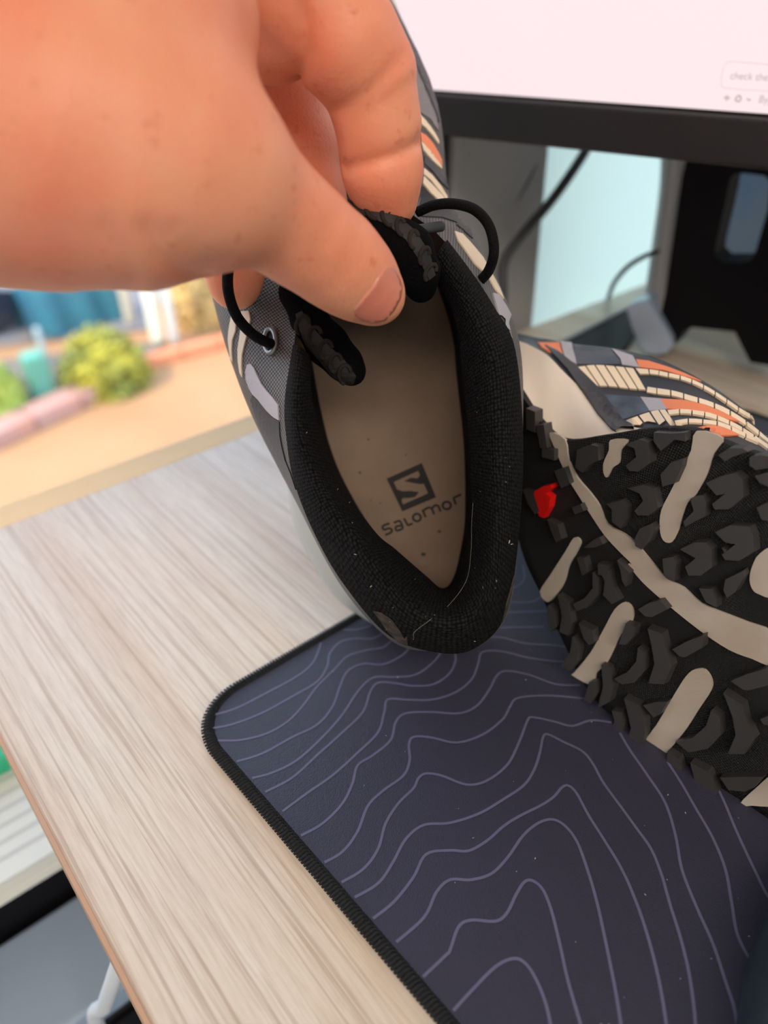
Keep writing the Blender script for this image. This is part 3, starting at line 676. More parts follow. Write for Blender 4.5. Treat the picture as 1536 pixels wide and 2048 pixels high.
# ------------------------------------------------------------------ tracing onto surfaces
class Surf:
    def __init__(self, objs):
        V = []; F = []
        for o in objs:
            k = len(V); V += [o.matrix_world @ v.co if o.parent is None else v.co.copy() for v in o.data.vertices]
            F += [[i + k for i in p.vertices] for p in o.data.polygons]
        self.b = BVHTree.FromPolygons(V, F)
    def hit(self, x, y, off=0.0, dref=0.27):
        d = ray(x, y); v = Vector(d).normalized()
        loc, n, i, t = self.b.ray_cast(Vector(cC), v)
        if loc is None or t > 1.2:
            q = Vector(pt(x, y, dref)); loc, n, i, t = self.b.find_nearest(q)
        if n.dot(v) > 0: n = -n
        return np.array(loc) + np.array(n) * off, np.array(n), np.array(v)
def patch(name, poly, surf, off, m, parent, step=9.0, skirt=0.0003, dref=0.27, height=None, hn=None, taper=0.0):
    """thin raised overlay following a surface; poly in frame pixels. height/hn: a prism (lug) instead."""
    P = np.array(poly, float)
    B = []
    for i in range(len(P)):
        a, b = P[i], P[(i + 1) % len(P)]; n = max(1, int(np.linalg.norm(b - a) / step))
        for k in range(n): B.append(a + (b - a) * k / n)
    B = np.array(B); nb = len(B)
    pts = [tuple(p) for p in B]
    x0, y0 = P.min(0); x1, y1 = P.max(0)
    if height is None:
        pl = [tuple(p) for p in B]
        for gx in np.arange(x0 + step * .5, x1, step):
            for gy in np.arange(y0 + step * .5, y1, step):
                if inpoly((gx, gy), pl) and np.min(np.hypot(B[:, 0] - gx, B[:, 1] - gy)) > step * 0.45: pts.append((gx, gy))
    r = delaunay_2d_cdt([Vector(p) for p in pts], [(i, (i + 1) % nb) for i in range(nb)], [], 0, 1e-5)
    pl = [tuple(p) for p in B]; verts = [tuple(v) for v in r[0]]
    tris = [list(f) for f in r[2] if inpoly(np.mean([verts[i] for i in f], axis=0), pl)]
    V = []; N_ = []
    for q in verts:
        if height is None:
            l, n, v = surf.hit(q[0], q[1], off, dref); V.append(l); N_.append(n)
        else:
            l, n, v = surf.hit(q[0], q[1], 0.0, dref)
            V.append(l - v * height / max(0.35, abs(float(np.dot(hn, v))))); N_.append(hn)
    V = list(V); k = len(V)
    cnt = {}
    for t in tris:
        for a, b in ((t[0], t[1]), (t[1], t[2]), (t[2], t[0])): cnt[(min(a, b), max(a, b))] = cnt.get((min(a, b), max(a, b)), 0) + 1
    be = [e for e, c in cnt.items() if c == 1]
    dep = skirt + off if height is None else height + 0.0012
    cen = np.mean(V, axis=0)
    low = [V[i] - N_[i] * dep + (V[i] - cen) * taper for i in range(k)]
    V += low
    F = tris + [(a, b, b + k, a + k) for a, b in be]
    o = new_obj(name, V, F, m, parent, smooth=False)
    fix_normals(o); return o

# ------------------------------------------------------------------ held shoe (shoe 1)
M_shell = weave_mat('charcoal_weave', (0.012, 0.013, 0.017), (0.18, 0.172, 0.16), 560, 0.5, 0.5, 'weave', 0.05)
M_shell_d = weave_mat('black_mesh', (0.008, 0.008, 0.009), (0.07, 0.068, 0.065), 420, 0.7, 0.9, 'mesh', 0.2)
M_knit = weave_mat('black_knit_lining', (0.0015, 0.0015, 0.0018), (0.022, 0.022, 0.023), 900, 0.9, 1.0, 'knit', 0.0, spec=0.12)
M_mid = mat('milky_midsole', (0.46, 0.50, 0.49), 0.35, sss=0.2, var=(0.54, 0.55, 0.50), vscale=20)
M_rub = mat('black_rubber', (0.012, 0.012, 0.013), 0.55, bump=0.2, bscale=700)
M_cream = mat('cream_overlay', (0.80, 0.66, 0.48), 0.5)
M_lilac = mat('lilac_grey_overlay', (0.42, 0.40, 0.44), 0.5)
M_orange = mat('orange_overlay', (0.82, 0.24, 0.10), 0.5)
M_char = mat('charcoal_overlay', (0.035, 0.037, 0.045), 0.45)
M_lace = mat('black_lace_cord', (0.004, 0.004, 0.005), 0.8, bump=0.8, bscale=1400, spec=0.15)
M_insole = mat('beige_insole', (0.25, 0.175, 0.125), 0.9, var=(0.21, 0.145, 0.10), vscale=60, bump=0.3, bscale=1200)
M_ink = mat('black_insole_print', (0.018, 0.015, 0.014), 0.8)

L3 = [(880,1302,.237),(780,1268,.236),(690,1165,.236),(592,965,.236),(572,800,.238),(588,690,.243),(602,600,.250),(640,450,.262),(680,250,.278),(690,150,.290),(695,110,.295),(700,150,.290),(735,250,.278),(800,400,.262),(872,465,.251),(940,545,.245),(1027,700,.240),(1043,890,.238),(1033,1085,.238),(1008,1228,.237),(950,1292,.237)]
L2 = [(878,1300,.262),(790,1285,.262),(682,1172,.262),(578,975,.262),(500,820,.265),(456,690,.268),(428,570,.274),(405,430,.285),(400,230,.300),(450,50,.315),(600,-60,.325),(740,-30,.318),(862,190,.300),(896,390,.285),(948,470,.275),(1002,575,.270),(1040,700,.265),(1043,890,.263),(1034,1085,.262),(1012,1228,.262),(948,1294,.262)]
L1 = [(872,1272,.290),(795,1255,.290),(700,1180,.290),(612,1040,.292),(560,900,.297),(500,780,.303),(455,650,.310),(425,450,.320),(410,230,.330),(455,40,.342),(600,-80,.347),(745,-60,.344),(850,190,.330),(880,400,.318),(928,490,.310),(970,600,.303),(1004,740,.297),(1015,930,.294),(1008,1090,.292),(975,1205,.290),(925,1258,.290)]
L0 = [(868,1262,.308),(765,1252,.309),(668,1190,.310),(590,1055,.310),(566,935,.312),(500,800,.318),(450,660,.325),(425,460,.335),(405,230,.345),(450,40,.355),(600,-85,.360),(750,-60,.357),(845,190,.345),(880,400,.335),(920,500,.327),(960,610,.320),(995,750,.313),(1005,930,.310),(1000,1085,.308),(970,1195,.307),(920,1248,.307)]
def loop3(L): return catmull([pt(*p) for p in L], 8, True)
l3, l2, l1, l0 = loop3(L3), loop3(L2), loop3(L1), loop3(L0)
shoe1 = thing('shoe', pt(868, 1200, 0.312), 'held dark trail running shoe, heel toward the camera, beige insole inside its black collar', 'shoe', 'pair of trail running shoes')
def across(loops, n):
    R = []
    K = len(loops); 
    for j in range(K - 1):
        p1, p2 = loops[j], loops[j + 1]; p0 = loops[j - 1] if j else 2 * p1 - p2; p3 = loops[j + 2] if j + 2 < K else 2 * p2 - p1
        for t in np.linspace(0, 1, n, endpoint=False):
            R.append(0.5 * ((2 * p1) + (-p0 + p2) * t + (2 * p0 - 5 * p1 + 4 * p2 - p3) * t ** 2 + (-p0 + 3 * p1 - 3 * p2 + p3) * t ** 3))
    R.append(loops[-1]); return R
V, F, UV = loft(across([l3, l2, l1], 8), True); upper1 = fix_normals(new_obj('upper', V, F, M_shell, shoe1, uvs=UV))
mid_out = l1 + (l1 - l1.mean(0)) * 0.015
cen0 = l0.mean(0)
V, F, UV = loft(across([l1, mid_out * 0.5 + l0 * 0.5 + (l0 - cen0) * 0.01, l0], 5), True, False, False); mid1 = fix_normals(new_obj('midsole', V, F, M_mid, shoe1, uvs=UV)); mid1['label'] = 'milky translucent midsole'
dn = (l0.mean(0) - l1.mean(0)); dn /= np.linalg.norm(dn)
V, F, UV = loft([l0 * 1.0, l0 + dn * 0.004, (l0 - cen0) * 0.94 + cen0 + dn * 0.0045], True, False, True); fix_normals(new_obj('outsole', V, F, M_rub, shoe1))
# insole
ins = (l1 - l1.mean(0)) * 0.90 + l1.mean(0)
def dins(x, y): return 0.290 + (1180 - y) * 2.6e-5
def proj(P):
    v = P - cC; d = v @ cF; return 768 + FPX * (v @ cR) / d, 1024 - FPX * (v @ cU) / d
ip = [proj(p) for p in ins]; cxp = np.mean(ip, axis=0)
rows = []
for k in (1.0, 0.97, 0.75, 0.5, 0.25, 0.02):
    rows.append([pt(cxp[0] + (a - cxp[0]) * k, cxp[1] + (b - cxp[1]) * k, dins(0, cxp[1] + (b - cxp[1]) * k) - (0.003 if k == 1.0 else 0)) for a, b in ip])
V, F, UV = loft(rows, True, False, True); insole = fix_normals(new_obj('insole', V, F, M_insole, shoe1)); insole['label'] = 'beige insole with a black printed logo'
# collar padding
CP = [((588,690,.243),(604,695,.234),(622,715,.248),(625,720,.308)),((572,800,.238),(597,803,.228),(624,798,.245),(640,800,.305)),((576,880,.236),(608,880,.226),(645,890,.244),(662,890,.304)),
 ((592,965,.236),(635,955,.225),(680,965,.243),(695,970,.303)),((632,1065,.236),(680,1030,.225),(749,1062,.243),(752,1066,.302)),((690,1165,.236),(732,1110,.224),(790,1098,.249),(798,1104,.301)),
 ((780,1268,.236),(805,1203,.223),(850,1150,.250),(850,1152,.300)),((880,1302,.237),(884,1240,.223),(888,1180,.252),(884,1172,.300)),((950,1292,.237),(938,1225,.223),(912,1160,.250),(904,1152,.300)),
 ((1008,1228,.237),(975,1170,.224),(930,1105,.247),(917,1100,.301)),((1033,1085,.238),(990,1060,.226),(942,1030,.245),(926,1030,.302)),((1043,890,.238),(995,890,.227),(938,890,.245),(925,890,.303)),
 ((1027,700,.240),(980,720,.230),(925,760,.247),(912,760,.305)),((985,615,.243),(948,640,.234),(918,680,.250),(905,680,.306)),((940,545,.245),(917,580,.238),(900,610,.252),(890,620,.308)),((893,482,.249),(873,510,.243),(868,550,.256),(870,560,.31))]
cols = []
for k in range(4):
    cols.append(catmull([pt(*s[k]) for s in CP], 8))
mid01 = (cols[0] + cols[1]) / 2; outw = (cols[0] - cols[2]); outw /= np.linalg.norm(outw, axis=1)[:, None]
mid12 = (cols[1] + cols[2]) / 2; vd = cols[1] - cC; vd /= np.linalg.norm(vd, axis=1)[:, None]
rows = [cols[0] + outw * 0.0002 + vd * 0.002, cols[0] - vd * 0.001 + outw * 0.0004, mid01 - vd * 0.0038 + outw * 0.0008, cols[1] - vd * 0.001, mid12 - vd * 0.0030 - outw * 0.0006, cols[2] - vd * 0.001, cols[2] + vd * 0.006 + outw * 0.002, cols[3]]
rr = across(rows, 5)
# natural lumpiness of a padded knit
rr = np.array(rr); uu = np.linspace(0, 1, rr.shape[1])
bulge = (0.0006 * np.sin(uu * 23) + 0.0004 * np.sin(uu * 57 + 1))
prof = np.sin(np.linspace(0, math.pi, rr.shape[0]))[:, None]
rr = rr - vd[None] * (bulge[None, :, None] * prof[..., None])
V, F, UV = loft(rr); collar = fix_normals(new_obj('collar_padding', V, F, M_knit, shoe1, uvs=UV)); collar['label'] = 'padded black knit collar'
# base tongue filling the throat
tb = [[(610,640,.262),(640,470,.27),(680,300,.284),(695,180,.296)],[(700,600,.262),(715,450,.264),(705,300,.282),(700,180,.295)],[(860,540,.262),(790,430,.27),(735,300,.284),(706,180,.296)]]
V, F, UV = loft(across([catmull([pt(*p) for p in c_], 5) for c_ in tb], 5)); fix_normals(new_obj('tongue_base', V, F, M_shell_d, shoe1, uvs=UV))

# ---- surface nets
def surface_nets(f, lo, hi, h):
    xs = [np.arange(lo[i], hi[i] + h, h) for i in range(3)]
    X, Y, Z = np.meshgrid(*xs, indexing='ij'); P = np.stack([X, Y, Z], -1)
    k = 5                                                   # coarse pass first, then only the cells near the surface
    Dc = f(P[::k, ::k, ::k].reshape(-1, 3)).reshape(P[::k, ::k, ::k].shape[:3])
    ix = [np.minimum((np.arange(n) + k // 2) // k, m - 1) for n, m in zip(X.shape, Dc.shape)]
    D = Dc[np.ix_(*ix)].copy(); near = np.abs(D) < h * k * 1.6
    D[near] = f(P[near])
    s = D < 0
    nx, ny, nz = D.shape
    corners = [(i, j, k) for i in (0, 1) for j in (0, 1) for k in (0, 1)]
    def sub(A, c): return A[c[0]:nx - 1 + c[0], c[1]:ny - 1 + c[1], c[2]:nz - 1 + c[2]]
    cnt = sum(sub(s, c).astype(int) for c in corners); act = (cnt > 0) & (cnt < 8)
    idx = -np.ones(act.shape, int); ids = np.argwhere(act); idx[act] = np.arange(len(ids))
    acc = np.zeros((len(ids), 3)); num = np.zeros(len(ids))
    for a in corners:
        for ax in range(3):
            if a[ax] == 0:
                b = list(a); b[ax] = 1; b = tuple(b)
                da = sub(D, a)[act]; db = sub(D, b)[act]; cross = (da < 0) != (db < 0)
                t = np.where(cross, da / (da - db + 1e-20), 0)
                p = np.array(a, float)[None] + np.eye(3)[ax][None] * t[:, None]
                acc += p * cross[:, None]; num += cross
    V = (ids + acc / num[:, None]) * h + np.array(lo)
    F = []
    for ax in range(3):
        u, v = (ax + 1) % 3, (ax + 2) % 3
        sl0 = [slice(None)] * 3; sl1 = [slice(None)] * 3; sl0[ax] = slice(0, -1); sl1[ax] = slice(1, None)
        ch = s[tuple(sl0)] != s[tuple(sl1)]; e = np.argwhere(ch)
        ok = (e[:, u] > 0) & (e[:, v] > 0) & (e[:, u] < D.shape[u] - 1) & (e[:, v] < D.shape[v] - 1); e = e[ok]
        def g(du, dv):
            q = e.copy(); q[:, u] -= du; q[:, v] -= dv; return idx[q[:, 0], q[:, 1], q[:, 2]]
        quad = np.stack([g(0, 0), g(1, 0), g(1, 1), g(0, 1)], 1)
        flip = s[e[:, 0], e[:, 1], e[:, 2]]
        quad[~flip] = quad[~flip][:, ::-1]
        F.append(quad)
    F = np.concatenate(F); F = F[(F >= 0).all(1)]
    return V, F
def mesh_np(name, V, F, m, parent=None):
    me = bpy.data.meshes.new(name); me.vertices.add(len(V)); me.vertices.foreach_set('co', V.astype(np.float32).ravel())
    me.loops.add(len(F) * 4); me.loops.foreach_set('vertex_index', F.astype(np.int32).ravel())
    me.polygons.add(len(F)); me.polygons.foreach_set('loop_start', np.arange(0, len(F) * 4, 4, dtype=np.int32))
    me.update(calc_edges=True); me.validate()
    me.polygons.foreach_set('use_smooth', [True] * len(me.polygons)); me.materials.append(m)
    o = bpy.data.objects.new(name, me); COL.objects.link(o)
    if parent is not None: o.parent = parent; o.matrix_parent_inverse = Matrix.Translation(-Vector(parent.location))
    return o
def cone_sd(P, a, b, ra, rb):
    ab = b - a; L = ab @ ab + 1e-12; t = np.clip((P - a) @ ab / L, 0, 1)
    return np.linalg.norm(P - (a + t[:, None] * ab), axis=1) - (ra + (rb - ra) * t)
def smin(a, b, k):
    h = np.clip(0.5 + 0.5 * (b - a) / k, 0, 1); return b + (a - b) * h - k * h * (1 - h)
def seg_d(P, a, b):
    ab = b - a; t = np.clip((P - a) @ ab / (ab @ ab + 1e-12), 0, 1); return np.linalg.norm(P - (a + t[:, None] * ab), axis=1)
def chain(pts): return [(pt(x, y, d), r * d / FPX) for x, y, d, r in pts]

# ---- pinched tongue
TA = chain([(640,560,.243,34),(665,490,.238,36),(700,448,.234,38),(760,455,.232,44),(815,500,.234,48),(835,545,.238,42),(842,575,.242,30)])
TB = chain([(592,585,.245,26),(618,640,.247,34),(655,690,.249,40),(690,728,.251,34),(705,745,.252,26)])
def tongue_f(P):
    d = None
    for ch in (TA, TB):
        for (a, ra), (b, rb) in zip(ch[:-1], ch[1:]):
            e = cone_sd(P, a, b, ra, rb); d = e if d is None else smin(d, e, 0.003)
    e = cone_sd(P, TA[0][0], TB[0][0], 0.006, 0.005); d = smin(d, e, 0.004)
    return d
allp = np.array([p for p, r in TA + TB])
V, F = surface_nets(tongue_f, allp.min(0) - 0.012, allp.max(0) + 0.012, 0.0009)
M_felt = mat('black_padded_cloth', (0.003, 0.003, 0.0035), 0.95, bump=0.7, bscale=1100, spec=0.08)
tong = mesh_np('tongue', V, F, M_felt, shoe1); tong['label'] = 'padded black tongue pinched by the hand'
SU_T = Surf([tong])
M_trim = mat('worn_rubber_trim', (0.030, 0.025, 0.021), 0.85, bump=0.5, bscale=900, spec=0.1)
def ringlet(x, y, rx, ry, rot, w, name='trim_ring'):
    pts = []
    for t in np.linspace(0, 2 * math.pi, 10, endpoint=False):
        a = rx * math.cos(t); b = ry * math.sin(t); X = x + a * math.cos(rot) - b * math.sin(rot); Y = y + a * math.sin(rot) + b * math.cos(rot)
        pts.append(SU_T.hit(X, Y, 0.0003, 0.25)[0])
    V, F, UV = tube(pts[:8], w, 6, samples=3); new_obj(name, V, F, M_trim, shoe1)
patch('trim_strip', [(592,628),(604,622),(626,655),(655,688),(690,722),(712,752),(706,768),(690,768),(664,752),(640,722),(612,690),(600,660)], SU_T, 0.0003, mat('dark_trim_strip', (0.014, 0.012, 0.011), 0.7), shoe1, step=9, dref=0.25)
patch('trim_strip', [(695,408),(740,410),(790,428),(830,462),(858,505),(870,550),(858,560),(838,520),(812,480),(775,450),(735,432),(700,424)], SU_T, 0.0003, bpy.data.materials['dark_trim_strip'], shoe1, step=9, dref=0.25)
for x, y, a in ((606,650,.9),(630,672,.8),(652,700,.8),(672,726,.7),(690,748,.7)): ringlet(x, y, 18, 12, a + 0.9, 0.0007)
for x, y, a in ((715,418,.2),(745,424,.3),(775,436,.5),(802,455,.7),(828,480,.9),(848,512,1.2),(860,545,1.4)): ringlet(x, y, 17, 9, a + 0.6, 0.0007)

# ---- insole print
SU_I = Surf([insole])
CI = lambda pts: cr_pts(0.1953, (700, 850), pts)
fo = [(375,550),(735,390),(880,740),(535,885)]; fi = [(448,583),(698,470),(800,700),(543,814)]
pr = []
def ink_poly(pts, nm='logo_print'): patch(nm, CI(pts), SU_I, 0.00012, M_ink, insole, step=12, skirt=0.0)
for i in range(4): ink_poly([fo[i], fo[(i + 1) % 4], fi[(i + 1) % 4], fi[i]])
ink_poly([(555,575),(625,540),(690,548),(735,495),(780,600),(720,605),(640,592)])
ink_poly([(470,655),(540,680),(620,675),(705,688),(670,735),(620,745),(540,750),(515,790)])
IN = np.mean([SU_I.hit(840, 1000)[1]], axis=0)
def ink_line(pts, w=0.00085, closed=False):
    P = [SU_I.hit(a, b)[0] for a, b in CI(pts)]
    V, F = ribbon(P, w, IN, 0.00014, samples=5, closed=closed); pr.append((list(V), F))
ink_line([(405,1008),(345,1030),(333,1055),(355,1072),(400,1058),(428,1075),(420,1100),(360,1128)])
ink_line([(448,1003),(500,983),(525,1005),(543,1062)]); ink_line([(532,1030),(480,1038),(466,1058),(482,1082),(541,1062)])
ink_line([(552,955),(592,1030)]); ink_line([(592,1030),(642,1008)])
def ell(cx, cy, rx, ry): return [(cx + rx * math.cos(t), cy + ry * math.sin(t)) for t in np.linspace(0, 2 * math.pi, 10, endpoint=False)]
ink_line(ell(685, 948, 40, 38), closed=True); ink_line([(775,945),(742,868)]); ink_line([(748,880),(790,852),(832,852),(862,915)]); ink_line([(838,855),(868,826),(902,830),(928,888)])
ink_line(ell(990, 825, 42, 38), closed=True); ink_line([(1085,815),(1058,745)]); ink_line([(1058,748),(1100,728),(1140,712)])
V, F = merge(pr); new_obj('lettering', V, F, M_ink, insole, smooth=False)
M_dirt = mat('dirt_speck', (0.05, 0.035, 0.025), 0.9)
for (a, b, r) in ((750,1325,28),(745,1410,55),(915,1090,20),(190,148,12),(100,488,14),(310,800,9),(215,775,7),(570,310,10)):
    ink = [(a + r * (0.8 + .4 * random.random()) * math.cos(t), b + r * .7 * (0.8 + .4 * random.random()) * math.sin(t)) for t in np.linspace(0, 2 * math.pi, 9, endpoint=False)]
    patch('dirt_mark', CI(ink), SU_I, 0.0001, M_dirt if r < 50 else mat('faint_stain', (0.22, 0.17, 0.13), 0.9), insole, step=8, skirt=0.0)

# ---- overlays on the held shoe
SU1 = Surf([upper1])
C8 = lambda pts: cr_pts(0.2149, (400, 560), pts)
C2 = lambda pts: cr_pts(0.4557, (400, 350), pts)
CT = lambda pts: cr_pts(0.2343, (720, 0), pts)
def ov(nm, pts, m, off=0.0005, step=7): return patch(nm, pts, SU1, off, m, shoe1, step=step, skirt=0.0002, dref=0.265)
ov('stripe', C8([(300,330),(345,380),(335,480),(308,560),(303,650),(312,760),(290,720),(270,560),(275,470)]), M_cream)
ov('stripe', C8([(390,295),(460,290),(475,370),(455,470),(420,600),(398,700),(393,800),(400,905),(378,860),(362,750),(360,640),(375,540),(390,430)]), M_cream)
ov('heel_overlay', C8([(445,790),(480,780),(510,820),(540,890),(580,970),(625,1030),(680,1090),(735,1160),(742,1305),(690,1275),(620,1205),(555,1120),(495,1060),(462,1000),(437,930),(433,850)]), M_lilac)
ov('heel_mesh_panel', C8([(490,1075),(560,1130),(620,1210),(690,1285),(745,1320),(750,1450),(770,1560),(800,1680),(850,1800),(900,1950),(850,1900),(760,1740),(660,1580),(560,1370),(510,1220),(480,1120)]), M_shell_d, 0.0004)
ov('stripe', C2([(1115,250),(1150,262),(1190,305),(1240,365),(1275,430),(1310,495),(1330,545),(1295,505),(1255,440),(1205,395),(1160,330),(1130,290)]), M_cream)
ov('heel_overlay', C2([(1282,520),(1310,528),(1340,575),(1362,615),(1350,650),(1365,720),(1328,670),(1303,600)]), M_lilac)
ov('stripe', CT([(490,970),(545,1020),(600,1090),(640,1150),(665,1200),(668,1230),(620,1165),(560,1095),(500,1045)]), M_cream)
ov('orange_stripe', CT([(512,1135),(560,1160),(620,1230),(665,1310),(693,1370),(695,1420),(650,1370),(590,1300),(522,1205)]), M_orange)
ov('stripe', CT([(520,1212),(600,1300),(690,1420),(692,1445),(620,1378),(540,1285)]), M_cream)
ov('dark_stripe', CT([(545,1330),(600,1375),(680,1470),(735,1560),(748,1620),(690,1560),(610,1460),(545,1400)]), M_char)
ov('stripe', CT([(540,1440),(610,1500),(690,1600),(738,1680),(740,1720),(680,1640),(600,1540),(540,1490)]), M_cream)
ov('stripe', CT([(540,1510),(600,1570),(700,1680),(730,1730),(690,1735),(600,1650),(535,1570)]), M_cream)
ov('mesh_panel', CT([(520,1590),(600,1665),(700,1760),(780,1790),(860,1850),(940,1960),(960,2040),(900,1990),(820,1900),(700,1860),(520,1850)]), M_shell_d, 0.0004)
ov('side_panel', CT([(0,0),(230,0),(330,150),(440,400),(560,650),(640,880),(665,1120),(600,1020),(490,950),(430,700),(330,420),(150,120)]), mat('taupe_film', (0.18, 0.165, 0.165), 0.35), 0.0004, 12)
ov('panel_edge', CT([(235,0),(285,60),(380,250),(480,450),(580,680),(650,900),(665,1050),(640,960),(560,760),(470,560),(370,330),(270,110)]), M_char, 0.0008, 10)

# ---- eyelet and laces
ec, en, ev = SU1.hit(543, 683, 0.0008)
ex_ = np.cross(en, UPV); ex_ /= np.linalg.norm(ex_); ey_ = np.cross(en, ex_)
for (rad, w, m, nm, mm) in ((0.0036, 0.0009, mat('grey_eyelet_metal', (0.25, 0.27, 0.27), 0.35, metal=0.6), 'eyelet', 0),):
    ring = []
    for t in np.linspace(0, 2 * math.pi, 14, endpoint=False):
        X = 543 + 11 * math.cos(t); Y = 683 + 24 * math.sin(t); ring.append(SU1.hit(X, Y, 0.0006)[0])
    V, F, UV = tube(ring, w, 8, samples=3, closed=True); new_obj(nm, V, F, m, shoe1)
    patch('eyelet_hole', [(543 + 9 * math.cos(t), 683 + 21 * math.sin(t)) for t in np.linspace(0, 2 * math.pi, 14, endpoint=False)], SU1, 0.0005, MB['blackm'], shoe1, step=8)
def lace(pts, r=0.00165):
    V, F, UV = tube([pt(*p) for p in pts], r, 12, samples=10); return new_obj('lace', V, F, M_lace, shoe1)
lace([(540,500,.236),(500,470,.228),(468,500,.226),(456,545,.226),(458,590,.228),(475,635,.232),(505,668,.238),(532,684,.243),(545,688,.250)])
lace([(835,424,.250),(870,410,.246),(910,408,.243),(950,420,.240),(978,452,.239),(988,500,.241),(978,540,.246),(956,566,.252)])
V, F, UV = tube([pt(820,462,.242), pt(850,458,.243), pt(884,452,.246)], 0.0017, 10); new_obj('lace_tip', V, F, MB['cable'], shoe1)

# lint and hair on the collar
M_lint = mat('white_lint', (0.6, 0.57, 0.5), 0.9)
SU_C = Surf([collar])
M_worn = mat('worn_heel_fabric', (0.085, 0.058, 0.048), 0.95, var=(0.008, 0.008, 0.008), vscale=420)
for pl in ([(748,1222),(764,1226),(784,1240),(800,1262),(808,1276),(814,1272),(816,1291),(798,1284),(776,1262)], [(1028,1150),(1024,1190),(1012,1228),(1004,1244),(1010,1215),(1020,1180)]):
    patch('worn_patch', pl, SU_C, 0.0003, M_worn, shoe1, step=8, skirt=0.0002, dref=0.236)
hv = [SU_C.hit(x, y, 0.0003)[0] for x, y in ((948,1005),(945,1050),(944,1100),(935,1160),(900,1210),(860,1240),(830,1262),(828,1275))]
V, F, UV = tube(hv, 0.00003, 4, samples=8); new_obj('hair', V, F, M_lint, shoe1)
lv = []
for i in range(60):
    x = random.uniform(600, 1030); y = random.uniform(700, 1290); loc, n, v = SU_C.hit(x, y, 0.0002)
    if np.linalg.norm(loc - pt(x, y, 0.235)) > 0.02: continue
    a = RNG.normal(size=3) * 0.00022; b = RNG.normal(size=3) * 0.00012; lv.append(([loc - a, loc + b, loc + a, loc + n * 0.0002], [(0, 1, 2), (0, 2, 3), (0, 1, 3)]))
V, F = merge(lv); new_obj('lint', V, F, M_lint, shoe1, smooth=False)['kind'] = 'stuff'

# ------------------------------------------------------------------ second shoe, lying on its side
h2 = math.radians(-48); lean = math.radians(10)
e1 = np.array([math.cos(h2), math.sin(h2), 0]); hn_ = np.array([math.sin(h2), -math.cos(h2), 0])
n2 = hn_ * math.cos(lean) + UPV * math.sin(lean); e2 = np.cross(n2, e1); e2 = e2 if e2[2] > 0 else -e2
O2 = np.array([0.085, 0.172, 0.0045])
def q2(u, v, w=0.0): return O2 + e1 * u + e2 * v + n2 * w
def wcurve(u, v): return -2.6 * max(0.0, -0.015 - u) ** 2 - 2.0 * max(0.0, u - 0.12) ** 2
shoe2 = thing('shoe', q2(0.03, 0.0, -0.04), 'shoe lying on its side on the mouse pad, black lugged sole toward the camera', 'shoe', 'pair of trail running shoes')
# helper sheet for tracing (temporary, removed)
rows = [[q2(u, v, wcurve(u, v)) for u in np.linspace(-0.16, 0.24, 60)] for v in np.linspace(-0.06, 0.17, 20)]
V, F, UV = loft(rows)
class S2: pass
SH2 = Surf.__new__(Surf); SH2.b = BVHTree.FromPolygons([Vector(v) for v in V], F)
out_px = [(1022,770),(1072,835),(1122,879),(1205,872),(1280,860),(1335,856),(1392,862),(1445,885),(1536,915)]
low_px = [(1500,1612),(1450,1606),(1400,1596),(1340,1560),(1280,1498),(1215,1440),(1170,1370),(1120,1270),(1080,1185),(1046,1110),(1020,1000),(1012,880)]
def uvw(p):
    d = np.array(p) - O2; return float(d @ e1), float(d @ e2)
top_uv = [uvw(SH2.hit(*p)[0]) for p in out_px]; low_uv = [uvw(SH2.hit(*p)[0]) for p in low_px]
far_uv = [(0.05,0.114),(0.10,0.108),(0.15,0.096),(0.185,0.075),(0.195,0.05),(0.18,0.022),(0.14,0.004),(0.09,-0.002)]
ring = [np.array(q) for q in top_uv + far_uv + low_uv]
ring = [np.array([q[0], max(q[1], -0.0012)]) for q in ring]
RU = catmull(ring, 5, True); cu = RU.mean(0)
def ringat(scale, w, shift=(0, 0), follow=1.0):
    out_ = []
    for a, b in RU:
        A = cu[0] + (a - cu[0]) * scale[0] + shift[0]; B_ = cu[1] + (b - cu[1]) * scale[1] + shift[1]
        out_.append(q2(A, B_, w + wcurve(a, b) * follow))
    return np.array(out_)
rows = [ringat((s, s), 0.0) for s in (0.05, 0.3, 0.6, 0.85, 1.0)]
rows = []
for s in (0.03, 0.25, 0.5, 0.75, 0.93, 1.0):
    rows.append(np.array([q2(cu[0] + (a - cu[0]) * s, cu[1] + (b - cu[1]) * s, wcurve(cu[0] + (a - cu[0]) * s, 0)) for a, b in RU]))
rows.append(ringat((1.0, 1.0), -0.004))
V, F, UV = loft(rows, True, True, False); sole2 = fix_normals(new_obj('outsole', V, F, weave_mat('ribbed_black_rubber', (0.008, 0.008, 0.008), (0.02, 0.02, 0.02), 900, 0.6, 0.6, 'weave', 0.0), shoe2, uvs=UV)); sole2['label'] = 'black rubber outsole with lugs'
SU2 = Surf([sole2])
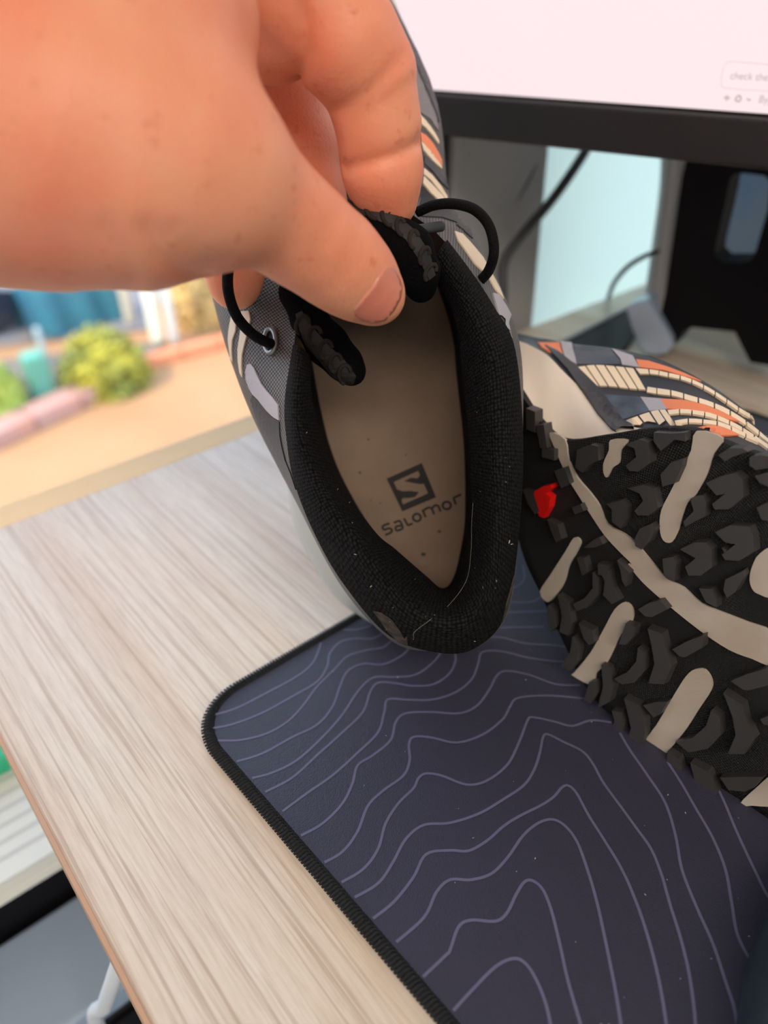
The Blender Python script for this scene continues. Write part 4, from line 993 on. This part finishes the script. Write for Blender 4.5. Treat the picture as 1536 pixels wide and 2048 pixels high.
# midsole + upper: rings behind the sole, traced along the top side
def wpt(x, y, w): return pplane(x, y, O2 + n2 * w, n2)
def uvat(x, y, w):
    d = wpt(x, y, w) - O2; return float(d @ e1), float(d @ e2)
def body_ring(top_px, w, lowshift, far_in, sq=1.0, drop=0.0):
    R = []
    for (x, y), (ua_, va_) in zip(top_px, top_uv):
        wi = w + 0.85 * wcurve(ua_, 0); a, b = uvat(x, y, wi); R.append((a, b, wi))
    for a, b in far_uv: R.append((a * far_in, max(0.055 + (b - 0.055) * (1 - abs(w) * 2.0), 0.19 * abs(w)), w + 0.85 * wcurve(a, 0)))
    for a, b in low_uv:
        k = min(1.0, max(0.0, (0.03 - a) / 0.10)); wi = w + 0.85 * wcurve(a, 0)
        R.append((a + lowshift * k, max(b, -0.002 + 0.19 * abs(wi)) if b < 0.03 else b, wi))
    R = catmull([np.array(q) for q in R], 5, True); c = R.mean(0)
    return np.array([q2(c[0] + (a - c[0]) * sq, max(c[1] + (b - c[1]) * sq - drop, 0.19 * abs(wi) - 0.002), wi) for a, b, wi in R])
PX1 = [(1015,690),(1082,702),(1132,748),(1188,800),(1272,857),(1335,853),(1392,859),(1445,882),(1536,909)]
PX2 = [(1015,676),(1082,677),(1150,688),(1230,697),(1310,716),(1370,742),(1430,776),(1490,820),(1560,880)]
PXm = [tuple((np.array(a) * 0.45 + np.array(b) * 0.55)) for a, b in zip(PX1, PX2)]
sole_back = ringat((1.0, 1.0), -0.003)
r1 = body_ring(PX1, -0.024, -0.022, 0.99); rm = body_ring(PXm, -0.036, -0.028, 0.98); r2_ = body_ring(PX2, -0.050, -0.034, 0.97)
r3_ = body_ring(PX2, -0.074, -0.036, 0.9, 0.86); r4_ = body_ring(PX2, -0.090, -0.036, 0.85, 0.6)
V, F, UV = loft(across([sole_back, (sole_back * 0.5 + r1 * 0.5), r1], 5), True); mids2 = fix_normals(new_obj('midsole', V, F, mat('cream_white_midsole', (0.76, 0.63, 0.50), 0.4, sss=0.1, var=(0.80, 0.70, 0.60), vscale=18), shoe2, uvs=UV)); mids2['label'] = 'off-white midsole'
V, F, UV = loft(across([r1, rm, r2_, r3_, r4_], 6), True, False, True); upper2 = fix_normals(new_obj('upper', V, F, M_char, shoe2, uvs=UV))
SU2b = Surf([upper2, mids2])
C4 = lambda pts: cr_pts(0.349, (1000, 600), pts)
M_bar = mat('pale_channel_rubber', (0.44, 0.36, 0.28), 0.5, var=(0.54, 0.47, 0.39), vscale=40, bump=0.15, bscale=500)
def band(nm, pts, m=None, off=0.0006):
    pts = [tuple(q) for q in catmull(pts, 3, True)]
    return patch(nm, pts, SH2, off, m or M_bar, shoe2, step=10, skirt=0.0004, dref=0.25)
band('centre_channel', C4([(290,760),(330,870),(390,1010),(450,1110),(520,1220),(600,1340),(680,1430),(760,1510)]) + C5([(740,80),(820,180),(930,280),(1050,380),(1180,480),(1320,570),(1450,620),(1560,650),(1560,470),(1430,410),(1300,360),(1160,300),(1060,210),(960,160),(870,60)]) + C4([(790,1400),(720,1340),(620,1280),(580,1180),(520,1100),(450,1020),(400,920),(380,800)]))
for q in (C4([(1130,750),(1280,790),(1230,880),(1190,1000),(1130,1110),(1080,1160),(1050,1240),(1030,1310),(990,1385),(940,1375),(920,1300),(930,1200),(980,1100),(1040,980),(1100,860)]),
          C4([(640,800),(740,800),(700,860),(690,930),(650,960),(620,1015),(600,990),(600,930),(630,860)]),
          C5([(1580,-10),(1490,20),(1450,90),(1435,160),(1450,220),(1490,250),(1580,255)]),
          C5([(720,295),(765,330),(765,400),(700,480),(660,560),(620,640),(560,700),(550,740),(510,765),(420,715),(430,700),(520,590),(600,450),(660,340)]),
          C5([(1120,680),(1180,680),(1220,740),(1215,800),(1150,900),(1080,1010),(1010,1100),(950,1170),(930,1240),(905,1230),(910,1170),(870,1155),(790,1150),(900,1000),(1000,830),(1070,720)]),
          C4([(430,1360),(465,1380),(450,1430),(400,1520),(380,1600),(340,1670),(280,1730),(235,1670),(290,1580),(380,1440)]),
          C5([(1580,1280),(1480,1350),(1375,1455),(1450,1460),(1580,1450)])):
    band('cross_channel', q)
# raised rim round the big channels
M_lug = mat('lug_rubber', (0.040, 0.037, 0.036), 0.45, bump=0.12, bscale=600)
LUGS = [C5(q) for q in (
 [(845,450),(930,480),(950,560),(985,665),(940,770),(850,765),(885,650),(870,560)],[(985,570),(1080,520),(1165,490),(1160,560),(1060,615),(1030,610)],
 [(650,740),(730,700),(780,640),(790,560),(830,590),(830,690),(770,760),(700,770)],[(1320,750),(1420,710),(1560,670),(1560,770),(1420,805),(1390,800)],
 [(1280,820),(1390,890),(1410,980),(1460,1080),(1400,1170),(1305,1170),(1350,1060),(1330,950)],[(1005,1100),(1100,1080),(1180,1010),(1210,920),(1260,960),(1265,1060),(1190,1140),(1080,1160)],
 [(710,850),(790,890),(830,980),(830,1060),(800,1135),(720,1125),(750,1020),(730,930)],[(640,920),(690,930),(710,1000),(700,1070),(670,1100),(630,1060),(655,980)],
 [(820,890),(900,870),(960,870),(920,940),(880,960)],[(1260,1305),(1380,1300),(1510,1300),(1460,1360),(1400,1385),(1310,1375)],
 [(1090,1220),(1190,1270),(1230,1350),(1245,1420),(1170,1420),(1120,1340)],[(960,1160),(1020,1200),(1040,1260),(1030,1310),(990,1325),(945,1290)],
 [(580,660),(620,680),(650,780),(630,870),(560,905),(590,780)],[(510,760),(555,750),(560,820),(520,880),(480,860)],[(415,500),(450,560),(440,640),(400,690),(350,665),(400,590)],
 [(450,420),(530,460),(540,530),(510,545),(480,510)],[(330,260),(390,300),(410,420),(390,490),(340,470),(355,380)],[(415,310),(480,280),(530,220),(530,130),(560,170),(560,260),(500,330),(440,350)],
 [(555,90),(620,120),(640,220),(680,290),(640,310),(590,260),(600,180)],[(790,340),(860,300),(920,290),(960,340),(870,385),(830,380)],[(930,50),(990,40),(1010,80),(1000,180),(940,150)],
 [(1140,220),(1210,225),(1240,280),(1240,330),(1180,300)],[(1290,170),(1390,120),(1400,150),(1350,240),(1300,275),(1280,230)],[(670,60),(740,130),(720,210),(700,180),(690,120)],
 [(275,320),(310,350),(320,440),(290,470),(270,400)],[(720,420),(775,440),(770,490),(720,545),(680,540),(700,480)],[(1490,970),(1560,940),(1560,1010),(1510,1000)])] + [C4(q) for q in (
 [(880,760),(980,765),(1060,760),(1060,810),(1000,800),(920,865),(880,810)],[(720,830),(800,800),(850,815),(865,930),(790,985),(740,980),(720,950),(780,900),(770,850)],
 [(440,860),(520,830),(560,840),(565,920),(510,945),(470,990),(430,960)],[(730,1080),(820,1060),(880,1080),(905,1190),(850,1235),(790,1235),(770,1210),(820,1150),(800,1110)],
 [(610,1170),(690,1150),(725,1190),(720,1260),(690,1310),(640,1270),(640,1200)],[(920,1000),(980,930),(1050,910),(1040,960),(1000,1050),(930,1070)],
 [(1250,890),(1310,850),(1390,850),(1420,870),(1330,900),(1290,925)],[(1180,1050),(1270,1010),(1350,990),(1390,1030),(1395,1130),(1310,1200),(1230,1200),(1215,1170),(1290,1110),(1240,1120)],
 [(1090,1140),(1160,1120),(1180,1160),(1175,1240),(1060,1300),(1050,1270),(1110,1210)],[(1430,900),(1490,890),(1560,900),(1560,960),(1470,975),(1430,950)],
 [(1230,1330),(1320,1290),(1430,1300),(1450,1350),(1460,1440),(1370,1495),(1290,1490),(1270,1460),(1350,1400),(1290,1390)],
 [(1030,1430),(1110,1390),(1180,1390),(1215,1430),(1215,1530),(1150,1580),(1080,1580),(1060,1530),(1120,1480)],[(1460,1010),(1560,980),(1560,1080),(1490,1050)],[(1470,1190),(1560,1150),(1560,1270),(1500,1260)],
 [(770,1370),(800,1310),(860,1285),(890,1310),(860,1380),(810,1430),(775,1410)],[(480,1420),(540,1370),(570,1360),(590,1400),(540,1420)],[(205,720),(250,715),(270,850),(230,850)],
 [(130,1090),(190,1100),(225,1210),(200,1230),(160,1170)],[(240,850),(310,860),(310,920),(240,900)],[(410,1190),(460,1170),(480,1210),(430,1230)],[(270,1260),(330,1290),(355,1370),(320,1390),(290,1320)],
 [(150,620),(200,640),(200,760),(150,740)],[(560,1510),(620,1520),(610,1580),(560,1576)],[(440,1480),(480,1480),(500,1560),(470,1580)],[(310,980),(370,960),(400,1050),(350,1080)],[(1270,1420),(1300,1430),(1290,1460)])]
for q in LUGS:
    patch('lug', q, SH2, 0, M_lug, shoe2, step=400, dref=0.25, height=0.0034, hn=n2, taper=0.05)
for ui in range(7):                                         # the tread goes on beyond the frame
    for vi in range(4):
        u0 = 0.062 + ui * 0.017; v0 = 0.018 + vi * 0.024 + (0.006 if ui % 2 else 0); sgn = 1 if vi < 2 else -1
        sh = [(-.006, 0), (.0, -.007), (.006, -.004), (.001, .0), (.006, .006), (.0, .009)]
        pl_ = [q2(u0 + a * sgn, v0 + b, wcurve(u0, 0)) for a, b in (sh if sgn > 0 else sh[::-1])]
        if v0 < 0.1 - max(0, u0 - 0.12) * 0.6: 
            V, F = prism(pl_, n2, 0.0034); fix_normals(new_obj('lug', V, F, M_lug, shoe2, smooth=False))
patch('red_sole_insert', C4([(195,1100),(240,1070),(290,1060),(300,1080),(265,1110),(290,1130),(280,1190),(250,1250),(225,1240),(205,1180)]), SU2, 0, mat('red_rubber', (0.75, 0.01, 0.008), 0.35), shoe2, step=400, dref=0.28, height=0.0035, hn=n2, taper=0.05)['label'] = 'glossy red insert near the edge of the sole'
# upper overlays
def ov2(nm, pts, m, off=0.0006, step=10): return patch(nm, pts, SU2b, off, m, shoe2, step=step, skirt=0.0003, dref=0.26)
M_cream2 = mat('cream_segment', (0.86, 0.70, 0.50), 0.45)
ov2('orange_panel', C4([(215,250),(340,250),(360,325),(300,312),(240,280)]), M_orange)
ov2('lilac_panel', C4([(345,245),(410,250),(440,375),(370,340)]), M_lilac)
ov2('lilac_panel', C4([(640,285),(760,325),(800,390),(700,375),(690,340)]), M_lilac)
ov2('orange_panel', C4([(780,345),(850,355),(960,390),(1050,425),(1150,470),(1060,445),(940,408),(800,390)]), M_orange)
ov2('lilac_panel', C4([(805,560),(920,570),(960,630),(860,640)]), M_lilac)
ov2('orange_panel', C4([(920,570),(1050,580),(1160,605),(1250,640),(1400,710),(1300,690),(1180,655),(1060,635),(960,630)]), M_orange)
ov2('orange_panel', C4([(1130,735),(1220,725),(1310,745),(1380,780),(1200,785)]), M_orange)
ov2('blue_grey_panel', C4([(540,540),(800,560),(860,640),(700,690),(620,600)]), mat('blue_grey_mesh', (0.10, 0.13, 0.18), 0.5, var=(0.03, 0.04, 0.06), vscale=120))
ov2('blue_grey_panel', C4([(415,255),(635,288),(690,350),(690,372),(445,372),(420,310)]), mat('slate_film', (0.06, 0.08, 0.10), 0.35), 0.0004)
def segs(top, bot, n, gap=0.08, skew=0.0):
    T_ = catmull(top, 12); B_ = catmull(bot, 12)
    def at(A, t):
        i = t * (len(A) - 1); k = int(min(i, len(A) - 2)); f = i - k; return A[k] * (1 - f) + A[k + 1] * f
    for i in range(n):
        a = (i + gap) / n; b = (i + 1 - gap) / n
        ov2('stripe_segment', C4([tuple(at(T_, a)), tuple(at(T_, (a + b) / 2)), tuple(at(T_, b)), tuple(at(B_, b)), tuple(at(B_, (a + b) / 2)), tuple(at(B_, a))]), M_cream2, 0.0008, 12)
segs([(438,395),(545,382),(660,388),(770,400)], [(520,500),(620,500),(740,515),(840,522)], 6)
segs([(775,398),(880,408),(950,424),(1040,445),(1130,480),(1220,530),(1310,590),(1400,650),(1490,690)], [(800,430),(880,432),(950,446),(1040,465),(1130,500),(1220,550),(1310,612),(1400,672),(1480,705)], 11, 0.05)
segs([(845,505),(910,515),(1000,530),(1080,555),(1180,585),(1280,625),(1380,685),(1470,755),(1536,810)], [(840,535),(910,548),(1000,560),(1080,585),(1180,612),(1280,655),(1380,712),(1470,780),(1536,830)], 9, 0.05)
segs([(715,700),(820,662),(900,640),(955,636)], [(790,755),(880,745),(960,732),(1010,722)], 4)
segs([(960,640),(1040,635),(1120,643),(1200,658),(1280,688),(1360,728),(1440,778),(1536,845)], [(970,665),(1040,658),(1120,666),(1200,682),(1280,712),(1360,752),(1440,800),(1536,868)], 8, 0.05)
segs([(1000,702),(1080,690),(1160,695),(1240,706),(1320,735),(1400,775),(1480,812)], [(1010,724),(1080,712),(1160,717),(1240,728),(1320,758),(1400,796),(1480,832)], 6, 0.05)
ov2('midsole_rand', C4([(255,268),(330,305),(440,390),(560,505),(700,685),(790,760),(720,785),(640,745),(560,655),(470,525),(380,405),(300,320)]), M_char, 0.001)

# ------------------------------------------------------------------ hand
CH = dict(
 thumb=[(752,592,.214,58),(715,558,.210,78),(665,515,.202,90),(600,465,.193,97),(530,412,.184,108),(445,372,.176,128),(350,330,.170,190)],
 index=[(520,-60,.195,120),(600,-10,.200,118),(690,85,.206,108),(735,150,.212,92),(757,250,.219,80),(765,340,.226,76),(770,395,.232,66)],
 lobe=[(440,-60,.200,120),(540,30,.206,112),(545,52,.210,104)],
 middle=[(480,60,.235,118),(545,185,.246,100),(590,300,.250,82),(625,385,.252,62),(645,430,.253,52)],
 ring=[(380,120,.225,120),(440,300,.240,90),(462,430,.247,66),(470,520,.250,60),(470,565,.252,54)],
 pinky=[(340,100,.232,110),(400,260,.248,80),(430,380,.256,60),(440,450,.258,50)],
)
BODY = [(0,245,.165,300),(200,285,.166,280),(300,320,.168,232),(385,330,.170,190)]
BACK = [(0,60,.168,300),(250,60,.170,250),(405,30,.176,92),(425,160,.176,72)]
ARM = [(0,230,.168,300),(-350,150,.165,270),(-900,60,.17,290),(-1500,0,.18,330),(-3200,-150,.20,420)]
groups = {k: chain(v) for k, v in CH.items()}
bodyc = chain(BODY); backc = chain(BACK); armc = chain(ARM)
CRE = [  # creases: polyline, greatest depth they reach, depth of cut, width
 ([(685,338),(740,325),(800,307),(850,278)], 0.222, 0.0016, 0.0016), ([(655,222),(700,208),(750,172),(800,115)], 0.213, 0.0010, 0.0018),
 ([(700,240),(760,207),(828,160)], 0.216, 0.0005, 0.0015), ([(600,150),(612,110),(612,60),(608,10)], 0.215, 0.0017, 0.0018),
 ([(215,455),(245,500),(262,545),(268,585)], 0.175, 0.0007, 0.0022), ([(290,455),(318,505),(360,540),(410,548)], 0.178, 0.0012, 0.0020),
 ([(345,460),(372,498),(412,520),(445,522)], 0.18, 0.0007, 0.0018), ([(640,540),(650,490),(680,430)], 0.2, 0.0004, 0.0016), ([(620,530),(632,480),(662,415)], 0.2, 0.0003, 0.0012),
]
def hand_f(P):
    def ch(c, k=0.004):
        d = None
        for (a, ra), (b, rb) in zip(c[:-1], c[1:]):
            e = cone_sd(P, a, b, ra, rb); d = e if d is None else smin(d, e, k)
        return d
    body = smin(ch(bodyc, .006), ch(backc, .006), 0.010)
    body = smin(body, ch(armc, .008), 0.012)
    d = smin(body, ch(groups['thumb'], .005), 0.008)
    fin = ch(groups['index']); fin = smin(fin, ch(groups['lobe']), 0.0012)
    fin = smin(fin, ch(groups['middle']), 0.0015); fin = smin(fin, ch(groups['ring']), 0.0015); fin = smin(fin, ch(groups['pinky']), 0.002)
    d = smin(d, fin, 0.0018)
    v = P - cC; dep = v @ cF; X = 768 + FPX * (v @ cR) / dep; Y = 1024 - FPX * (v @ cU) / dep; Q = np.stack([X, Y], 1)
    for pl, dm, a, w in CRE:
        m = None
        for p, q in zip(pl[:-1], pl[1:]):
            e = seg_d(Q, np.array(p, float), np.array(q, float)); m = e if m is None else np.minimum(m, e)
        d = d + np.where(dep < dm, a * np.exp(-(m * dep / FPX / w) ** 2), 0)
    d = d + 0.00025 * np.sin(P[:, 0] * 180) * np.sin(P[:, 1] * 150 + 1) * np.sin(P[:, 2] * 170)
    return d
lo = np.array([-0.46, 0.05, 0.07]); hi = np.array([0.06, 0.30, 0.34])
V, F = surface_nets(hand_f, lo, hi, 0.0012)

def skin_mat():
    m = bpy.data.materials.new('skin'); m.use_nodes = True
    N = m.node_tree.nodes; L = m.node_tree.links; p = N['Principled BSDF']
    p.inputs['Roughness'].default_value = 0.48; p.inputs['Specular IOR Level'].default_value = 0.4
    p.inputs['Subsurface Weight'].default_value = 0.35; p.inputs['Subsurface Radius'].default_value = (0.006, 0.0018, 0.0009); p.inputs['Subsurface Scale'].default_value = 1.0
    t = N.new('ShaderNodeTexCoord')
    def noise(sc, det=3):
        n = N.new('ShaderNodeTexNoise'); n.inputs['Scale'].default_value = sc; n.inputs['Detail'].default_value = det; L.new(t.outputs['Object'], n.inputs[0]); return n.outputs[0]
    def ramp(v, a, b, ca, cb):
        r = N.new('ShaderNodeValToRGB'); r.color_ramp.elements[0].position = a; r.color_ramp.elements[1].position = b
        r.color_ramp.elements[0].color = (*ca, 1); r.color_ramp.elements[1].color = (*cb, 1); L.new(v, r.inputs[0]); return r.outputs[0]
    base = ramp(noise(28, 4), 0.35, 0.68, (0.87, 0.375, 0.215), (0.84, 0.265, 0.145))
    fre = ramp(noise(230, 2), 0.64, 0.80, (1, 1, 1), (0.78, 0.60, 0.48))
    x = N.new('ShaderNodeMix'); x.data_type = 'RGBA'; x.blend_type = 'MULTIPLY'; x.inputs[0].default_value = 0.8
    L.new(base, x.inputs[6]); L.new(fre, x.inputs[7]); L.new(x.outputs[2], p.inputs['Base Color'])
    vo = N.new('ShaderNodeTexVoronoi'); vo.inputs['Scale'].default_value = 900; L.new(t.outputs['Object'], vo.inputs[0])
    b = N.new('ShaderNodeBump'); b.inputs['Strength'].default_value = 0.22; b.inputs['Distance'].default_value = 0.0004
    L.new(vo.outputs[0], b.inputs['Height']); L.new(b.outputs[0], p.inputs['Normal'])
    return m
M_skin = skin_mat()
hand = mesh_np('hand', V, F, M_skin)
sm = hand.modifiers.new('smooth', 'SMOOTH'); sm.factor = 0.5; sm.iterations = 4
tag(hand, 'left hand pinching the black tongue of the held shoe, thumb in front', 'hand')
SU_H = Surf([hand])
C2n = C2([(905,490),(870,440),(830,395),(800,378),(775,400),(745,450),(712,510),(685,570),(680,605),(700,628),(740,640),(790,640),(840,618),(880,575),(905,530)])
nail = patch('thumbnail', [(804,574),(797,554),(788,535),(772,533),(758,550),(742,577),(722,600),(708,618),(710,630),(722,640),(745,646),(770,640),(788,620),(800,598)], SU_H, 0.0003, mat('pink_nail', (0.76, 0.25, 0.17), 0.28, coat=0.25, sss=0.25), hand, step=6, skirt=0.0005, dref=0.20)
nail['label'] = 'short pink thumbnail'; nail.matrix_parent_inverse = Matrix.Identity(4)
nail.data.polygons.foreach_set('use_smooth', [True] * len(nail.data.polygons))
